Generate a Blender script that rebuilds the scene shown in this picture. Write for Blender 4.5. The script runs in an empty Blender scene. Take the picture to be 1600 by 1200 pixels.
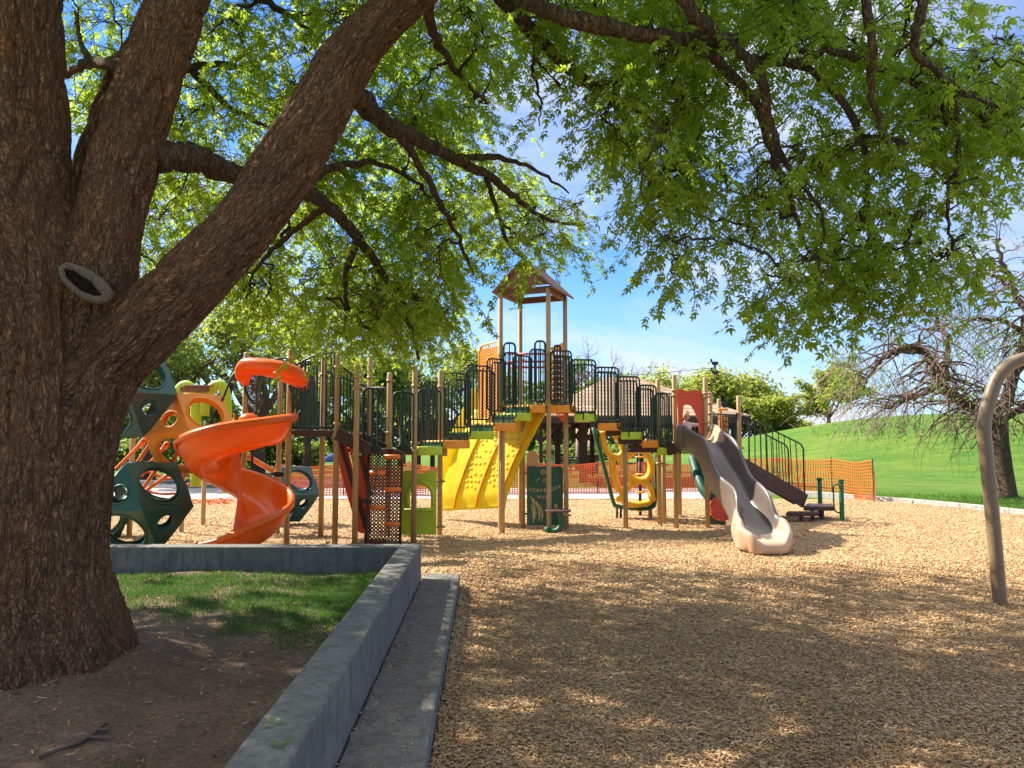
import bpy, bmesh, math, random
import numpy as np
from mathutils import Vector, Matrix, noise as mnoise

R = math.radians
scene = bpy.context.scene
COL = scene.collection
V = Vector
H = 1.7
F = 1200.0
PITCH = math.atan(87.0 / F)
CP, SP = math.cos(PITCH), math.sin(PITCH)


# ---------------------------------------------------------------- geometry of the view (survey of the photo)
def at(px, py, Y):
    u = (px - 800) / F; v = (600 - py) / F
    dy = CP - v * SP; dz = SP + v * CP
    t = Y / dy
    return V((u * t, Y, H + dz * t))


def gp(px, py, z=0.0):
    u = (px - 800) / F; v = (600 - py) / F
    dy = CP - v * SP; dz = SP + v * CP
    t = (z - H) / dz
    return V((u * t, dy * t, z))


def proj(p):
    y = p[1]; z = p[2] - H
    f = y * CP + z * SP
    upc = -y * SP + z * CP
    if f < 0.05:
        return None
    return 800 + F * p[0] / f, 600 - F * upc / f


# ---------------------------------------------------------------- object helpers
def tag(o, label=None, cat=None, group=None, kind=None):
    if label: o['label'] = label
    if cat: o['category'] = cat
    if group: o['group'] = group
    if kind: o['kind'] = kind
    return o


def empty(name, loc, label=None, cat=None, group=None):
    o = bpy.data.objects.new(name, None)
    o.empty_display_size = 0.2
    COL.objects.link(o)
    o.location = loc
    tag(o, label, cat, group)
    return o


def parent_to(o, p):
    if p is not None:
        o.parent = p
        off = V((0, 0, 0)); q = p
        while q is not None:
            off += V(q.location); q = q.parent
        o.location = -off + V(o.location)
    return o


def mesh_obj(name, me, mat, parent=None):
    o = bpy.data.objects.new(name, me)
    if mat is not None:
        for m in (mat if isinstance(mat, (list, tuple)) else [mat]):
            me.materials.append(m)
    COL.objects.link(o)
    parent_to(o, parent)
    return o


class MB:
    def __init__(s):
        s.v = []; s.f = []; s.m = []

    def add(s, vs, fs, mi=0):
        b = len(s.v)
        s.v.extend([tuple(x) for x in vs])
        for f in fs:
            s.f.append([i + b for i in f]); s.m.append(mi)

    def box(s, c, size, rot=None, mi=0):
        c = V(c); hx, hy, hz = [q / 2 for q in size]
        vs = []
        for z in (-hz, hz):
            for x, y in ((-hx, -hy), (hx, -hy), (hx, hy), (-hx, hy)):
                p = V((x, y, z))
                if rot is not None: p = rot @ p
                vs.append(c + p)
        s.add(vs, [(3, 2, 1, 0), (4, 5, 6, 7), (0, 1, 5, 4), (1, 2, 6, 5), (2, 3, 7, 6), (3, 0, 4, 7)], mi)

    def beam(s, a, b, w, h, mi=0, up=V((0, 0, 1))):
        a = V(a); b = V(b); d = b - a; L = d.length; d.normalize()
        side = d.cross(up)
        if side.length < 1e-4: side = V((1, 0, 0))
        side.normalize(); u2 = side.cross(d).normalized()
        rot = Matrix((d, side, u2)).transposed()
        s.box((a + b) / 2, (L, w, h), rot, mi)

    def tube(s, pts, r, n=8, cap=True, mi=0, closed=False, flat=None):
        pts = [V(p) for p in pts]
        k = len(pts)
        rs = r if isinstance(r, (list, tuple)) else [r] * k
        tang = []
        for i in range(k):
            if closed: t = pts[(i + 1) % k] - pts[i - 1]
            else: t = pts[min(i + 1, k - 1)] - pts[max(i - 1, 0)]
            if t.length < 1e-9: t = V((0, 0, 1))
            tang.append(t.normalized())
        t0 = tang[0]
        ref = V((0, 0, 1)) if abs(t0.z) < 0.9 else V((1, 0, 0))
        u = t0.cross(ref).normalized()
        vs = []
        for i in range(k):
            t = tang[i]
            u = (u - t * u.dot(t))
            if u.length < 1e-6: u = t.orthogonal()
            u.normalize(); w = t.cross(u)
            for j in range(n):
                a = 2 * math.pi * j / n
                vs.append(pts[i] + (u * math.cos(a) + w * math.sin(a) * (flat or 1)) * rs[i])
        fs = []
        rng_ = k if closed else k - 1
        for i in range(rng_):
            i2 = (i + 1) % k
            for j in range(n):
                j2 = (j + 1) % n
                fs.append((i * n + j, i * n + j2, i2 * n + j2, i2 * n + j))
        if cap and not closed:
            fs.append(tuple(range(n - 1, -1, -1)))
            fs.append(tuple((k - 1) * n + j for j in range(n)))
        s.add(vs, fs, mi)

    def post(s, base, h, r, n=14, mi=0, dome=True):
        b = V(base)
        pts = [b, b + V((0, 0, h - (r * .5 if dome else 0)))]
        rs = [r, r]
        if dome:
            for a in (30, 60, 85):
                pts.append(b + V((0, 0, h - r * .5 + r * .5 * math.sin(R(a))))); rs.append(r * math.cos(R(a)))
        s.tube(pts, rs, n, mi=mi)

    def prism(s, poly, o, u, v, w, mi=0):
        """polygon (2-D) in frame o,u,v extruded by vector w"""
        o = V(o); u = V(u); v = V(v); w = V(w); n = len(poly)
        a = [o + u * p[0] + v * p[1] for p in poly]
        b = [p + w for p in a]
        fs = [tuple(range(n - 1, -1, -1)), tuple(range(n, 2 * n))]
        for i in range(n):
            j = (i + 1) % n
            fs.append((i, j, n + j, n + i))
        s.add(a + b, fs, mi)

    def grid(s, fn, nu, nv, mi=0, closeu=False):
        vs = [fn(i / nu, j / nv) for i in range(nu + (0 if closeu else 1)) for j in range(nv + 1)]
        fs = []
        m = nu if closeu else nu + 1
        for i in range(nu):
            i2 = (i + 1) % m
            for j in range(nv):
                fs.append((i * (nv + 1) + j, i2 * (nv + 1) + j, i2 * (nv + 1) + j + 1, i * (nv + 1) + j + 1))
        s.add(vs, fs, mi)

    def perforated(s, o, u, v, nu, nv, frac=.62, mi=0, n=8, margin=True, shape='round'):
        """sheet spanned by vectors u, v from corner o with nu x nv real holes"""
        o = V(o); u = V(u); v = V(v)
        for i in range(nu):
            for j in range(nv):
                c = o + u * ((i + .5) / nu) + v * ((j + .5) / nv)
                hu = u / nu / 2; hv = v / nv / 2
                out = []; inn = []
                for k in range(n):
                    a = 2 * math.pi * (k + .5) / n
                    ca, sa = math.cos(a), math.sin(a)
                    m = max(abs(ca), abs(sa))
                    out.append(c + hu * (ca / m) + hv * (sa / m))
                    if shape == 'round':
                        rr = min(hu.length, hv.length) * frac
                        inn.append(c + hu.normalized() * ca * rr + hv.normalized() * sa * rr)
                    else:
                        inn.append(c + hu * (ca / m) * frac + hv * (sa / m) * frac)
                fs = [(k, (k + 1) % n, n + (k + 1) % n, n + k) for k in range(n)]
                # corners
                b = out + inn
                s.add(b, fs, mi)
                for (sx, sy) in ((1, 1), (-1, 1), (-1, -1), (1, -1)):
                    pass

    def build(s, name, mat, parent=None, smooth=False, solid=0, bevel=0, sub=0, offset=0, seg=2):
        me = bpy.data.meshes.new(name)
        me.from_pydata(s.v, [], s.f)
        if any(s.m):
            me.polygons.foreach_set('material_index', s.m)
        if smooth:
            me.polygons.foreach_set('use_smooth', [True] * len(me.polygons))
        me.update()
        o = mesh_obj(name, me, mat, parent)
        if solid:
            md = o.modifiers.new('Solid', 'SOLIDIFY'); md.thickness = solid; md.offset = offset
        if bevel:
            md = o.modifiers.new('Bevel', 'BEVEL'); md.width = bevel; md.segments = seg; md.limit_method = 'ANGLE'; md.angle_limit = R(40)
        if sub:
            md = o.modifiers.new('Sub', 'SUBSURF'); md.levels = sub; md.render_levels = sub
        if smooth and (bevel or solid):
            pass
        return o


def np_mesh(name, verts, faces, mat, parent=None, smooth=False):
    """verts (N,3), faces (M,k) with constant k"""
    me = bpy.data.meshes.new(name)
    verts = np.ascontiguousarray(verts, dtype=np.float32); faces = np.ascontiguousarray(faces, dtype=np.int32)
    M, k = faces.shape
    me.vertices.add(len(verts)); me.vertices.foreach_set('co', verts.ravel())
    me.loops.add(M * k); me.loops.foreach_set('vertex_index', faces.ravel())
    me.polygons.add(M)
    me.polygons.foreach_set('loop_start', np.arange(0, M * k, k, dtype=np.int32))
    if smooth: me.polygons.foreach_set('use_smooth', np.ones(M, dtype=bool))
    me.update(calc_edges=True); me.validate()
    return mesh_obj(name, me, mat, parent)


def smoothpath(pts, n=8):
    """Catmull-Rom through points"""
    P = [V(p) for p in pts]
    P = [P[0] * 2 - P[1]] + P + [P[-1] * 2 - P[-2]]
    out = []
    for i in range(1, len(P) - 2):
        a, b, c, d = P[i - 1], P[i], P[i + 1], P[i + 2]
        for k in range(n):
            t = k / n
            out.append(.5 * ((2 * b) + (c - a) * t + (2 * a - 5 * b + 4 * c - d) * t * t + (3 * b - a - 3 * c + d) * t ** 3))
    out.append(P[-2])
    return out


def lerpl(vals, n):
    """resample list of scalars to n"""
    k = len(vals) - 1; out = []
    for i in range(n):
        t = i / (n - 1) * k; a = min(int(t), k - 1); out.append(vals[a] + (vals[a + 1] - vals[a]) * (t - a))
    return out


# ---------------------------------------------------------------- materials
class NT:
    def __init__(s, name):
        s.m = bpy.data.materials.new(name); s.m.use_nodes = True
        s.t = s.m.node_tree; s.t.nodes.clear()
        s.out = s.t.nodes.new('ShaderNodeOutputMaterial')

    def n(s, typ, **kw):
        nd = s.t.nodes.new('ShaderNode' + typ)
        for k, v in kw.items():
            if k.startswith('i_'):
                key = k[2:].replace('_', ' ')
                nd.inputs[key].default_value = v
            else: setattr(nd, k, v)
        return nd

    def l(s, a, b): s.t.links.new(a, b)

    def ramp(s, fac, stops, interp='LINEAR'):
        r = s.n('ValToRGB'); r.color_ramp.interpolation = interp
        els = r.color_ramp.elements
        while len(els) < len(stops): els.new(.5)
        for e, (p, c) in zip(els, stops):
            e.position = p; e.color = (c[0], c[1], c[2], 1)
        s.l(fac, r.inputs[0]); return r.outputs[0]

    def coord(s, kind='Object', scale=(1, 1, 1), attr=None):
        if attr:
            a = s.n('Attribute', attribute_name=attr); src = a.outputs['Vector']
        else:
            a = s.n('TexCoord'); src = a.outputs[kind]
        mp = s.n('Mapping'); mp.inputs['Scale'].default_value = scale
        s.l(src, mp.inputs[0]); return mp.outputs[0]

    def noise(s, vec, scale, detail=4, rough=.6, dist=0):
        nn = s.n('TexNoise'); nn.inputs['Scale'].default_value = scale; nn.inputs['Detail'].default_value = detail
        nn.inputs['Roughness'].default_value = rough; nn.inputs['Distortion'].default_value = dist
        if vec is not None: s.l(vec, nn.inputs['Vector'])
        return nn.outputs['Fac']

    def voro(s, vec, scale, feature='F1', out='Distance', rand=1):
        nn = s.n('TexVoronoi'); nn.feature = feature; nn.inputs['Scale'].default_value = scale
        nn.inputs['Randomness'].default_value = rand
        if vec is not None: s.l(vec, nn.inputs['Vector'])
        return nn.outputs[out]

    def math(s, op, a, b=None, clamp=False):
        nn = s.n('Math', operation=op); nn.use_clamp = clamp
        for i, x in enumerate((a, b)):
            if x is None: continue
            if isinstance(x, (int, float)): nn.inputs[i].default_value = x
            else: s.l(x, nn.inputs[i])
        return nn.outputs[0]

    def mix(s, fac, a, b, blend='MIX'):
        nn = s.n('Mix', data_type='RGBA', blend_type=blend)
        for i, x in ((0, fac), (6, a), (7, b)):
            if isinstance(x, (int, float)): nn.inputs[i].default_value = x
            elif isinstance(x, (tuple, list)): nn.inputs[i].default_value = (x[0], x[1], x[2], 1)
            else: s.l(x, nn.inputs[i])
        return nn.outputs[2]

    def bump(s, h, strength=.5, dist=.01, normal=None):
        b = s.n('Bump'); b.inputs['Strength'].default_value = strength; b.inputs['Distance'].default_value = dist
        s.l(h, b.inputs['Height'])
        if normal is not None: s.l(normal, b.inputs['Normal'])
        return b.outputs[0]

    def pbr(s, color, rough=.6, normal=None, spec=.5, metallic=0, coat=0):
        p = s.n('BsdfPrincipled')
        for k, x in (('Base Color', color), ('Roughness', rough)):
            if isinstance(x, (int, float)): p.inputs[k].default_value = x
            elif isinstance(x, (tuple, list)): p.inputs[k].default_value = (x[0], x[1], x[2], 1)
            else: s.l(x, p.inputs[k])
        p.inputs['Specular IOR Level'].default_value = spec
        p.inputs['Metallic'].default_value = metallic
        p.inputs['Coat Weight'].default_value = coat
        if normal is not None: s.l(normal, p.inputs['Normal'])
        return p.outputs[0]

    def done(s, sh):
        s.l(sh, s.out.inputs['Surface']); return s.m


def sc(c, k): return (c[0] * k, c[1] * k, c[2] * k)


def m_plastic(name, c, rough=.38, trans=0, var=.18, scale=3):
    t = NT(name); vec = t.coord('Object')
    nz = t.noise(vec, scale, 5, .65)
    dust = t.noise(vec, 1.1, 6, .7)
    col = t.ramp(nz, [(.3, sc(c, 1 - var)), (.7, sc(c, 1 + var * .5))])
    fade = t.ramp(dust, [(.5, (0, 0, 0)), (.8, (1, 1, 1))])
    col = t.mix(t.math('MULTIPLY', fade, .07), col, (.45, .38, .28))
    rg = t.ramp(dust, [(.3, (rough - .06,) * 3), (.75, (min(1, rough + .2),) * 3)])
    bp = t.bump(t.noise(vec, 130, 2, .5), .12, .002, t.bump(t.noise(vec, 2.2, 3, .5), .25, .02))
    sh = t.pbr(col, rg, bp)
    if trans:
        tr = t.n('BsdfTranslucent'); t.l(col, tr.inputs[0])
        mx = t.n('MixShader'); mx.inputs[0].default_value = trans
        t.l(sh, mx.inputs[1]); t.l(tr.outputs[0], mx.inputs[2]); sh = mx.outputs[0]
    return t.done(sh)


def m_paint(name, c, rough=.42, var=.12):
    t = NT(name); vec = t.coord('Object')
    nz = t.noise(vec, 6, 6, .7)
    col = t.ramp(nz, [(.3, sc(c, 1 - var)), (.7, sc(c, 1 + var * .6))])
    scuff = t.ramp(t.noise(vec, 22, 4, .75), [(.66, (0, 0, 0)), (.74, (1, 1, 1))])
    col = t.mix(t.math('MULTIPLY', scuff, .35), col, sc(c, .45))
    bp = t.bump(t.noise(vec, 160, 2), .1, .002)
    return t.done(t.pbr(col, t.ramp(nz, [(.3, (rough,) * 3), (.8, (rough + .2,) * 3)]), bp))


def m_leaf(name, cols, tcol, trans=.45, rough=.5):
    t = NT(name)
    g = t.n('NewGeometry')
    col = t.ramp(g.outputs['Random Per Island'], [(i / max(1, len(cols) - 1), c) for i, c in enumerate(cols)])
    hue = t.noise(t.coord('Object'), .9, 3, .6)
    col = t.mix(t.ramp(hue, [(.35, (0, 0, 0)), (.65, (.5, .5, .5))]), col, cols[-1])
    sh = t.pbr(col, rough, None, .35)
    tr = t.n('BsdfTranslucent')
    t.l(t.mix(.65, col, tcol), tr.inputs[0])
    mx = t.n('MixShader'); mx.inputs[0].default_value = trans
    t.l(sh, mx.inputs[1]); t.l(tr.outputs[0], mx.inputs[2])
    return t.done(mx.outputs[0])


def m_bark(name, dark, light, scale=1.0, attr=None, z=.22, strength=1.0, dist=.05):
    t = NT(name)
    vec = t.coord('Object', (1, 1, z)) if not attr else t.coord(attr=attr, scale=(1, 1, z))
    wob = t.n('TexNoise'); wob.inputs['Scale'].default_value = 9 * scale; wob.inputs['Detail'].default_value = 3
    t.l(vec, wob.inputs['Vector'])
    v2 = t.n('VectorMath', operation='MULTIPLY_ADD'); t.l(wob.outputs['Color'], v2.inputs[0])
    v2.inputs[1].default_value = (.11 / scale, .11 / scale, .11 / scale); t.l(vec, v2.inputs[2])
    vv = v2.outputs[0]
    r1 = t.math('ABSOLUTE', t.math('SUBTRACT', t.noise(vv, 15 * scale, 5, .62, .6), .5))
    cr = t.voro(vv, 30 * scale, 'DISTANCE_TO_EDGE'); cr2 = t.voro(vv, 62 * scale, 'DISTANCE_TO_EDGE')
    nz = t.noise(vec, 60 * scale, 6, .78)
    big = t.noise(t.coord('Object') if not attr else t.coord(attr=attr), 1.9, 5, .65)
    f1 = t.ramp(r1, [(.0, (0, 0, 0)), (.07, (1, 1, 1))])
    f2 = t.ramp(t.math('ADD', cr, t.math('MULTIPLY', t.math('SUBTRACT', nz, .5), .16)), [(.0, (0, 0, 0)), (.11, (1, 1, 1))])
    f3 = t.ramp(t.math('ADD', cr2, t.math('MULTIPLY', t.math('SUBTRACT', nz, .5), .2)), [(.0, (.3, .3, .3)), (.12, (1, 1, 1))])
    h = t.math('MULTIPLY', t.math('ADD', t.math('MULTIPLY', f1, .55), .45), t.math('MULTIPLY', t.math('ADD', t.math('MULTIPLY', f2, .7), .3), f3))
    h = t.math('ADD', t.math('MULTIPLY', h, .8), t.math('MULTIPLY', nz, .4))
    col = t.ramp(nz, [(.34, sc(dark, .8)), (.5, dark), (.68, light)])
    col = t.mix(t.ramp(big, [(.45, (0, 0, 0)), (.66, (.75, .75, .75))]), col, t.mix(nz, sc(dark, 1.0), (light[0] * 1.1, light[1] * .74, light[2] * .45)))
    col = t.mix(t.ramp(h, [(.34, (.8, .8, .8)), (.8, (0, 0, 0))]), col, sc(dark, .32))
    bp = t.bump(h, strength, dist)
    return t.done(t.pbr(col, .92, bp, .15))


def m_concrete(name, c):
    t = NT(name); vec = t.coord('Object')
    big = t.noise(vec, 1.6, 6, .65); fine = t.noise(vec, 60, 5, .7); mid = t.noise(vec, 9, 6, .75, .4)
    col = t.ramp(big, [(.3, sc(c, .72)), (.7, sc(c, 1.15))])
    col = t.mix(t.ramp(mid, [(.35, (.75, .75, .75)), (.6, (0, 0, 0))]), col, sc(c, .5))
    col = t.mix(t.ramp(fine, [(.56, (0, 0, 0)), (.68, (.6, .6, .6))]), col, sc(c, 1.5))
    pits = t.voro(vec, 45)
    streak = t.noise(t.coord('Object', (9, 9, .8)), 2.2, 5, .7)
    col = t.mix(t.ramp(streak, [(.48, (0, 0, 0)), (.66, (.7, .7, .7))]), col, sc(c, .45))
    col = t.mix(t.ramp(pits, [(.08, (.8, .8, .8)), (.16, (0, 0, 0))]), col, sc(c, .35))
    hh = t.math('ADD', fine, t.math('MULTIPLY', t.math('MINIMUM', pits, .25), 2.0))
    bp = t.bump(hh, .55, .008, t.bump(mid, .4, .02))
    return t.done(t.pbr(col, .9, bp, .25))


def m_mulch(name):
    t = NT(name); vec = t.coord('Object')
    wob = t.n('TexNoise'); wob.inputs['Scale'].default_value = 5; t.l(vec, wob.inputs['Vector'])
    v2 = t.n('VectorMath', operation='MULTIPLY_ADD'); t.l(wob.outputs['Color'], v2.inputs[0])
    v2.inputs[1].default_value = (.25, .25, .25); t.l(vec, v2.inputs[2])
    a = t.n('TexVoronoi'); a.inputs['Scale'].default_value = 38; t.l(v2.outputs[0], a.inputs['Vector'])
    sep = t.n('SeparateColor'); t.l(a.outputs['Color'], sep.inputs[0])
    col = t.ramp(sep.outputs[0], [(0, (.30, .17, .08)), (.3, (.52, .32, .15)), (.65, (.63, .42, .205)), (1, (.73, .53, .30))])
    fine = t.noise(vec, 110, 4, .7)
    col = t.mix(t.ramp(fine, [(.36, (.65, .65, .65)), (.5, (0, 0, 0))]), col, (.10, .06, .032))
    big = t.noise(vec, .7, 5, .6)
    col = t.mix(t.ramp(big, [(.4, (0, 0, 0)), (.7, (.35, .35, .35))]), col, (.5, .33, .17))
    h = t.math('ADD', t.math('MULTIPLY', a.outputs['Distance'], -1.0), t.math('MULTIPLY', fine, .6))
    bp = t.bump(h, .9, .03)
    return t.done(t.pbr(col, .85, bp, .2))


def m_island(name, stops, rough=.8, spec=.25, noise_sc=40):
    t = NT(name); g = t.n('NewGeometry')
    col = t.ramp(g.outputs['Random Per Island'], stops)
    nz = t.noise(t.coord('Object'), noise_sc, 3, .6)
    col = t.mix(t.ramp(nz, [(.35, (.5, .5, .5)), (.6, (0, 0, 0))]), col, sc(stops[0][1], .7))
    damp = t.noise(t.coord('Object'), .8, 6, .68, .3)
    col = t.mix(t.ramp(damp, [(.46, (0, 0, 0)), (.66, (.5, .5, .5))]), col, sc(stops[0][1], .85))
    return t.done(t.pbr(col, rough, None, spec))


def m_grass_ground(name, a, b, dry):
    t = NT(name); vec = t.coord('Object')
    n1 = t.noise(vec, .35, 6, .65); n2 = t.noise(vec, 6, 7, .8); n3 = t.noise(t.coord('Object', (.5, 2.2, 1)), .55, 7, .7)
    n1 = t.noise(vec, .8, 7, .7)
    col = t.ramp(n1, [(.36, a), (.62, b)])
    col = t.mix(t.ramp(n2, [(.38, (.85, .85, .85)), (.58, (0, 0, 0))]), col, sc(a, .5))
    col = t.mix(t.ramp(n3, [(.48, (0, 0, 0)), (.70, (.5, .5, .5))]), col, dry)
    patch = t.noise(vec, .16, 5, .65)
    col = t.mix(t.ramp(patch, [(.46, (0, 0, 0)), (.66, (.65, .65, .65))]), col, sc(dry, .8))
    bp = t.bump(t.noise(vec, 30, 4, .8), 1.0, .06)
    return t.done(t.pbr(col, .85, bp, .2))


def m_dirt(name):
    t = NT(name); vec = t.coord('Object')
    n1 = t.noise(vec, 2.2, 6, .65); n2 = t.noise(vec, 40, 6, .75); st = t.voro(vec, 55)
    col = t.ramp(n1, [(.3, (.17, .108, .072)), (.7, (.33, .215, .15))])
    col = t.mix(t.ramp(n2, [(.4, (.6, .6, .6)), (.58, (0, 0, 0))]), col, (.08, .05, .034))
    col = t.mix(t.ramp(t.noise(vec, 75, 2, .5), [(.62, (0, 0, 0)), (.7, (.8, .8, .8))]), col, (.26, .19, .13))
    bp = t.bump(t.math('ADD', n2, t.math('MULTIPLY', st, -.5)), .9, .03)
    return t.done(t.pbr(col, .95, bp, .15))


def m_shingle(name, c):
    t = NT(name); vec = t.coord('Object')
    sep = t.n('SeparateXYZ'); tcn = t.n('TexCoord'); t.l(tcn.outputs['Object'], sep.inputs[0])
    cmb = t.n('CombineXYZ'); t.l(t.math('ADD', sep.outputs['X'], t.math('MULTIPLY', sep.outputs['Y'], .6)), cmb.inputs[0]); t.l(t.math('MULTIPLY', sep.outputs['Z'], 2.6), cmb.inputs[1])
    br = t.n('TexBrick'); br.inputs['Scale'].default_value = 1.0
    br.inputs['Color1'].default_value = (*sc(c, 1.15), 1); br.inputs['Color2'].default_value = (*sc(c, .72), 1)
    br.inputs['Mortar'].default_value = (*sc(c, .35), 1); br.inputs['Mortar Size'].default_value = .035
    br.inputs['Row Height'].default_value = .42; br.inputs['Brick Width'].default_value = .55; br.inputs['Bias'].default_value = 0
    t.l(cmb.outputs[0], br.inputs['Vector'])
    nz = t.noise(t.coord('Object'), 3, 5, .7)
    col = t.mix(t.ramp(nz, [(.4, (0, 0, 0)), (.7, (.6, .6, .6))]), br.outputs[0], sc(c, .6))
    return t.done(t.pbr(col, .9, t.bump(t.noise(t.coord('Object'), 30, 3), .4, .02), .2))


M = {}
M['orange'] = m_plastic('orange_plastic', (.82, .17, .015), .3)
M['red_orange'] = m_plastic('red_orange_panel', (.68, .075, .02), .45)
M['amber'] = m_plastic('amber_plastic', (.82, .30, .02), .42)
M['yellow'] = m_plastic('yellow_plastic', (.90, .76, .010), .45, .4)
M['yelloworange'] = m_plastic('golden_plastic', (.84, .46, .012), .4, .08)
M['lime'] = m_plastic('lime_plastic', (.50, .62, .02), .42, .1)
M['step_orange'] = m_plastic('step_orange', (.85, .30, .012), .5)
M['pod_green'] = m_plastic('pod_green', (.010, .072, .045), .3)
M['pod_teal'] = m_plastic('pod_teal', (.008, .085, .105), .3)
M['pod_olive'] = m_plastic('pod_blue_green', (.008, .066, .072), .3)
M['panel_green'] = m_plastic('panel_green', (.008, .075, .042), .45)
M['slide_grey'] = None
M['green_metal'] = m_paint('dark_green_powder_coat', (.004, .020, .013))
M['grab_green'] = m_paint('green_powder_coat', (.01, .10, .035))
M['brown_metal'] = m_paint('brown_coated_deck', (.055, .020, .014), .5)
M['brown_mid'] = m_paint('brown_roof_boards', (.21, .095, .055), .6, .25)
M['tan_post'] = m_paint('tan_powder_coat', (.43, .275, .115), .42)
M['black'] = m_paint('black_metal', (.012, .012, .012), .5)
M['swing'] = m_paint('swing_frame_brown', (.21, .145, .085), .3)
M['cream'] = m_plastic('cream_print', (.65, .5, .25), .6)
M['peach'] = m_plastic('peach_plastic', (.72, .38, .17), .5)
M['fence'] = m_plastic('orange_fence_plastic', (.85, .19, .05), .55, .25)
M['fence2'] = m_plastic('bright_orange_fence_plastic', (.88, .22, .03), .55, .3)
M['concrete'] = m_concrete('concrete', (.215, .203, .183))
M['kerb'] = m_concrete('kerb_concrete', (.5, .45, .4))
M['paving'] = m_concrete('pavement_concrete', (.47, .42, .39))
M['asphalt'] = m_concrete('asphalt', (.10, .105, .115))
M['mulch'] = m_mulch('mulch')
M['lawn'] = m_grass_ground('lawn', (.06, .16, .012), (.115, .245, .018), (.22, .28, .04))
M['dirt'] = m_dirt('dirt')
M['chip'] = m_island('wood_chip', [(0, (.34, .18, .085)), (.2, (.54, .32, .15)), (.7, (.68, .455, .22)), (1, (.82, .62, .36))])
M['grass'] = m_leaf('grass_blade', [(.03, .09, .012), (.06, .16, .02), (.10, .20, .03)], (.12, .28, .03), .3)
M['lawn_blade'] = m_leaf('lawn_blade', [(.06, .16, .015), (.115, .25, .02), (.18, .30, .03)], (.2, .4, .04), .3)
M['bark'] = m_bark('trunk_bark', (.36, .185, .095), (.64, .41, .26), 1.25, 'bark', .27, 1.0, .06)
M['bark_far'] = m_bark('far_bark', (.15, .10, .07), (.38, .29, .22), .8, None, .25, .8, .04)
M['twig'] = m_paint('twig_bark', (.055, .034, .024), .85)
M['twig_pale'] = m_paint('pale_twig_bark', (.30, .19, .165), .85)
M['leaf'] = m_leaf('maple_leaf', [(.055, .11, .010), (.10, .18, .013), (.16, .25, .016), (.22, .31, .02)], (.62, .82, .05), .57)
M['leaf_bg'] = m_leaf('spring_leaf', [(.15, .21, .03), (.24, .30, .045), (.33, .37, .07)], (.55, .58, .09), .5)
M['leaf_bg_dark'] = m_leaf('dark_leaf', [(.065, .115, .02), (.11, .17, .028), (.16, .22, .04)], (.32, .40, .06), .45)
M['leaf_right'] = m_leaf('fresh_leaf', [(.05, .12, .015), (.10, .2, .025), (.16, .27, .04)], (.25, .38, .05), .4)
M['scar'] = m_bark('healed_bark', (.28, .22, .165), (.42, .34, .26), 2.2, None, .8, .7, .015)
M['heartwood'] = m_bark('heartwood', (.05, .03, .02), (.13, .075, .045), 1.5)
M['shelter'] = m_paint('shelter_timber', (.045, .016, .012), .7, .3)
M['shingle'] = m_shingle('tan_shingle', (.42, .29, .19))
M['shingle_dark'] = m_shingle('brown_shingle', (.13, .07, .05))
M['white'] = m_paint('white_wall', (.7, .7, .68), .7)
M['barrel'] = m_paint('barrel_slats', (.16, .06, .04), .7, .3)
M['table'] = m_paint('picnic_table_metal', (.05, .055, .05), .6)
M['blue'] = m_plastic('blue_plastic', (.03, .09, .32), .5)
M['pole'] = m_paint('utility_pole_wood', (.12, .085, .06), .9, .3)
M['skin'] = m_plastic('skin', (.62, .36, .25), .6, 0, .06)
M['shirt'] = m_plastic('white_shirt', (.78, .68, .70), .9, 0, .05)
M['hair'] = m_plastic('light_brown_hair', (.36, .2, .09), .8, 0, .2)
M['trousers'] = m_plastic('grey_trousers', (.12, .12, .15), .9, 0, .1)
M['red'] = m_plastic('red_plastic', (.62, .03, .02), .4)

# ---------------------------------------------------------------- camera, light, sky
cam_d = bpy.data.cameras.new('camera'); cam = bpy.data.objects.new('camera', cam_d); COL.objects.link(cam)
cam.location = (0, 0, H); cam.rotation_euler = (R(90) + PITCH, 0, 0)
cam_d.sensor_width = 36; cam_d.lens = 36 * F / 1600; cam_d.clip_start = .05; cam_d.clip_end = 2000
scene.camera = cam

SUN_EL = 43.0
az = V((-.90, .435, 0)).normalized()
sdir = (az * math.cos(R(SUN_EL)) + V((0, 0, math.sin(R(SUN_EL))))).normalized()
sl = bpy.data.lights.new('sun', 'SUN'); so = bpy.data.objects.new('sun', sl); COL.objects.link(so)
sl.energy = 5.0; sl.angle = R(.53); sl.color = (1, .935, .82)
so.rotation_euler = sdir.to_track_quat('Z', 'Y').to_euler()
so.location = (-30, 20, 40)

world = bpy.data.worlds.new('World'); scene.world = world; world.use_nodes = True
wt = world.node_tree; wt.nodes.clear()
wo = wt.nodes.new('ShaderNodeOutputWorld'); bg = wt.nodes.new('ShaderNodeBackground')
sky = wt.nodes.new('ShaderNodeTexSky'); sky.sky_type = 'NISHITA'; sky.sun_disc = False
sky.sun_elevation = R(SUN_EL); sky.sun_rotation = math.atan2(sdir.x, sdir.y) % (2 * math.pi)
sky.air_density = 1.0; sky.dust_density = .3; sky.ozone_density = 1.0; sky.altitude = 1300
tc = wt.nodes.new('ShaderNodeTexCoord'); mp = wt.nodes.new('ShaderNodeMapping')
mp.inputs['Scale'].default_value = (1.0, 1.0, 3.0); mp.inputs['Location'].default_value = (.35, .2, .1)
nz = wt.nodes.new('ShaderNodeTexNoise'); nz.inputs['Scale'].default_value = 2.3; nz.inputs['Detail'].default_value = 9
nz.inputs['Roughness'].default_value = .58; nz.inputs['Distortion'].default_value = .5
rp = wt.nodes.new('ShaderNodeValToRGB'); rp.color_ramp.elements[0].position = .43; rp.color_ramp.elements[1].position = .70
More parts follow.
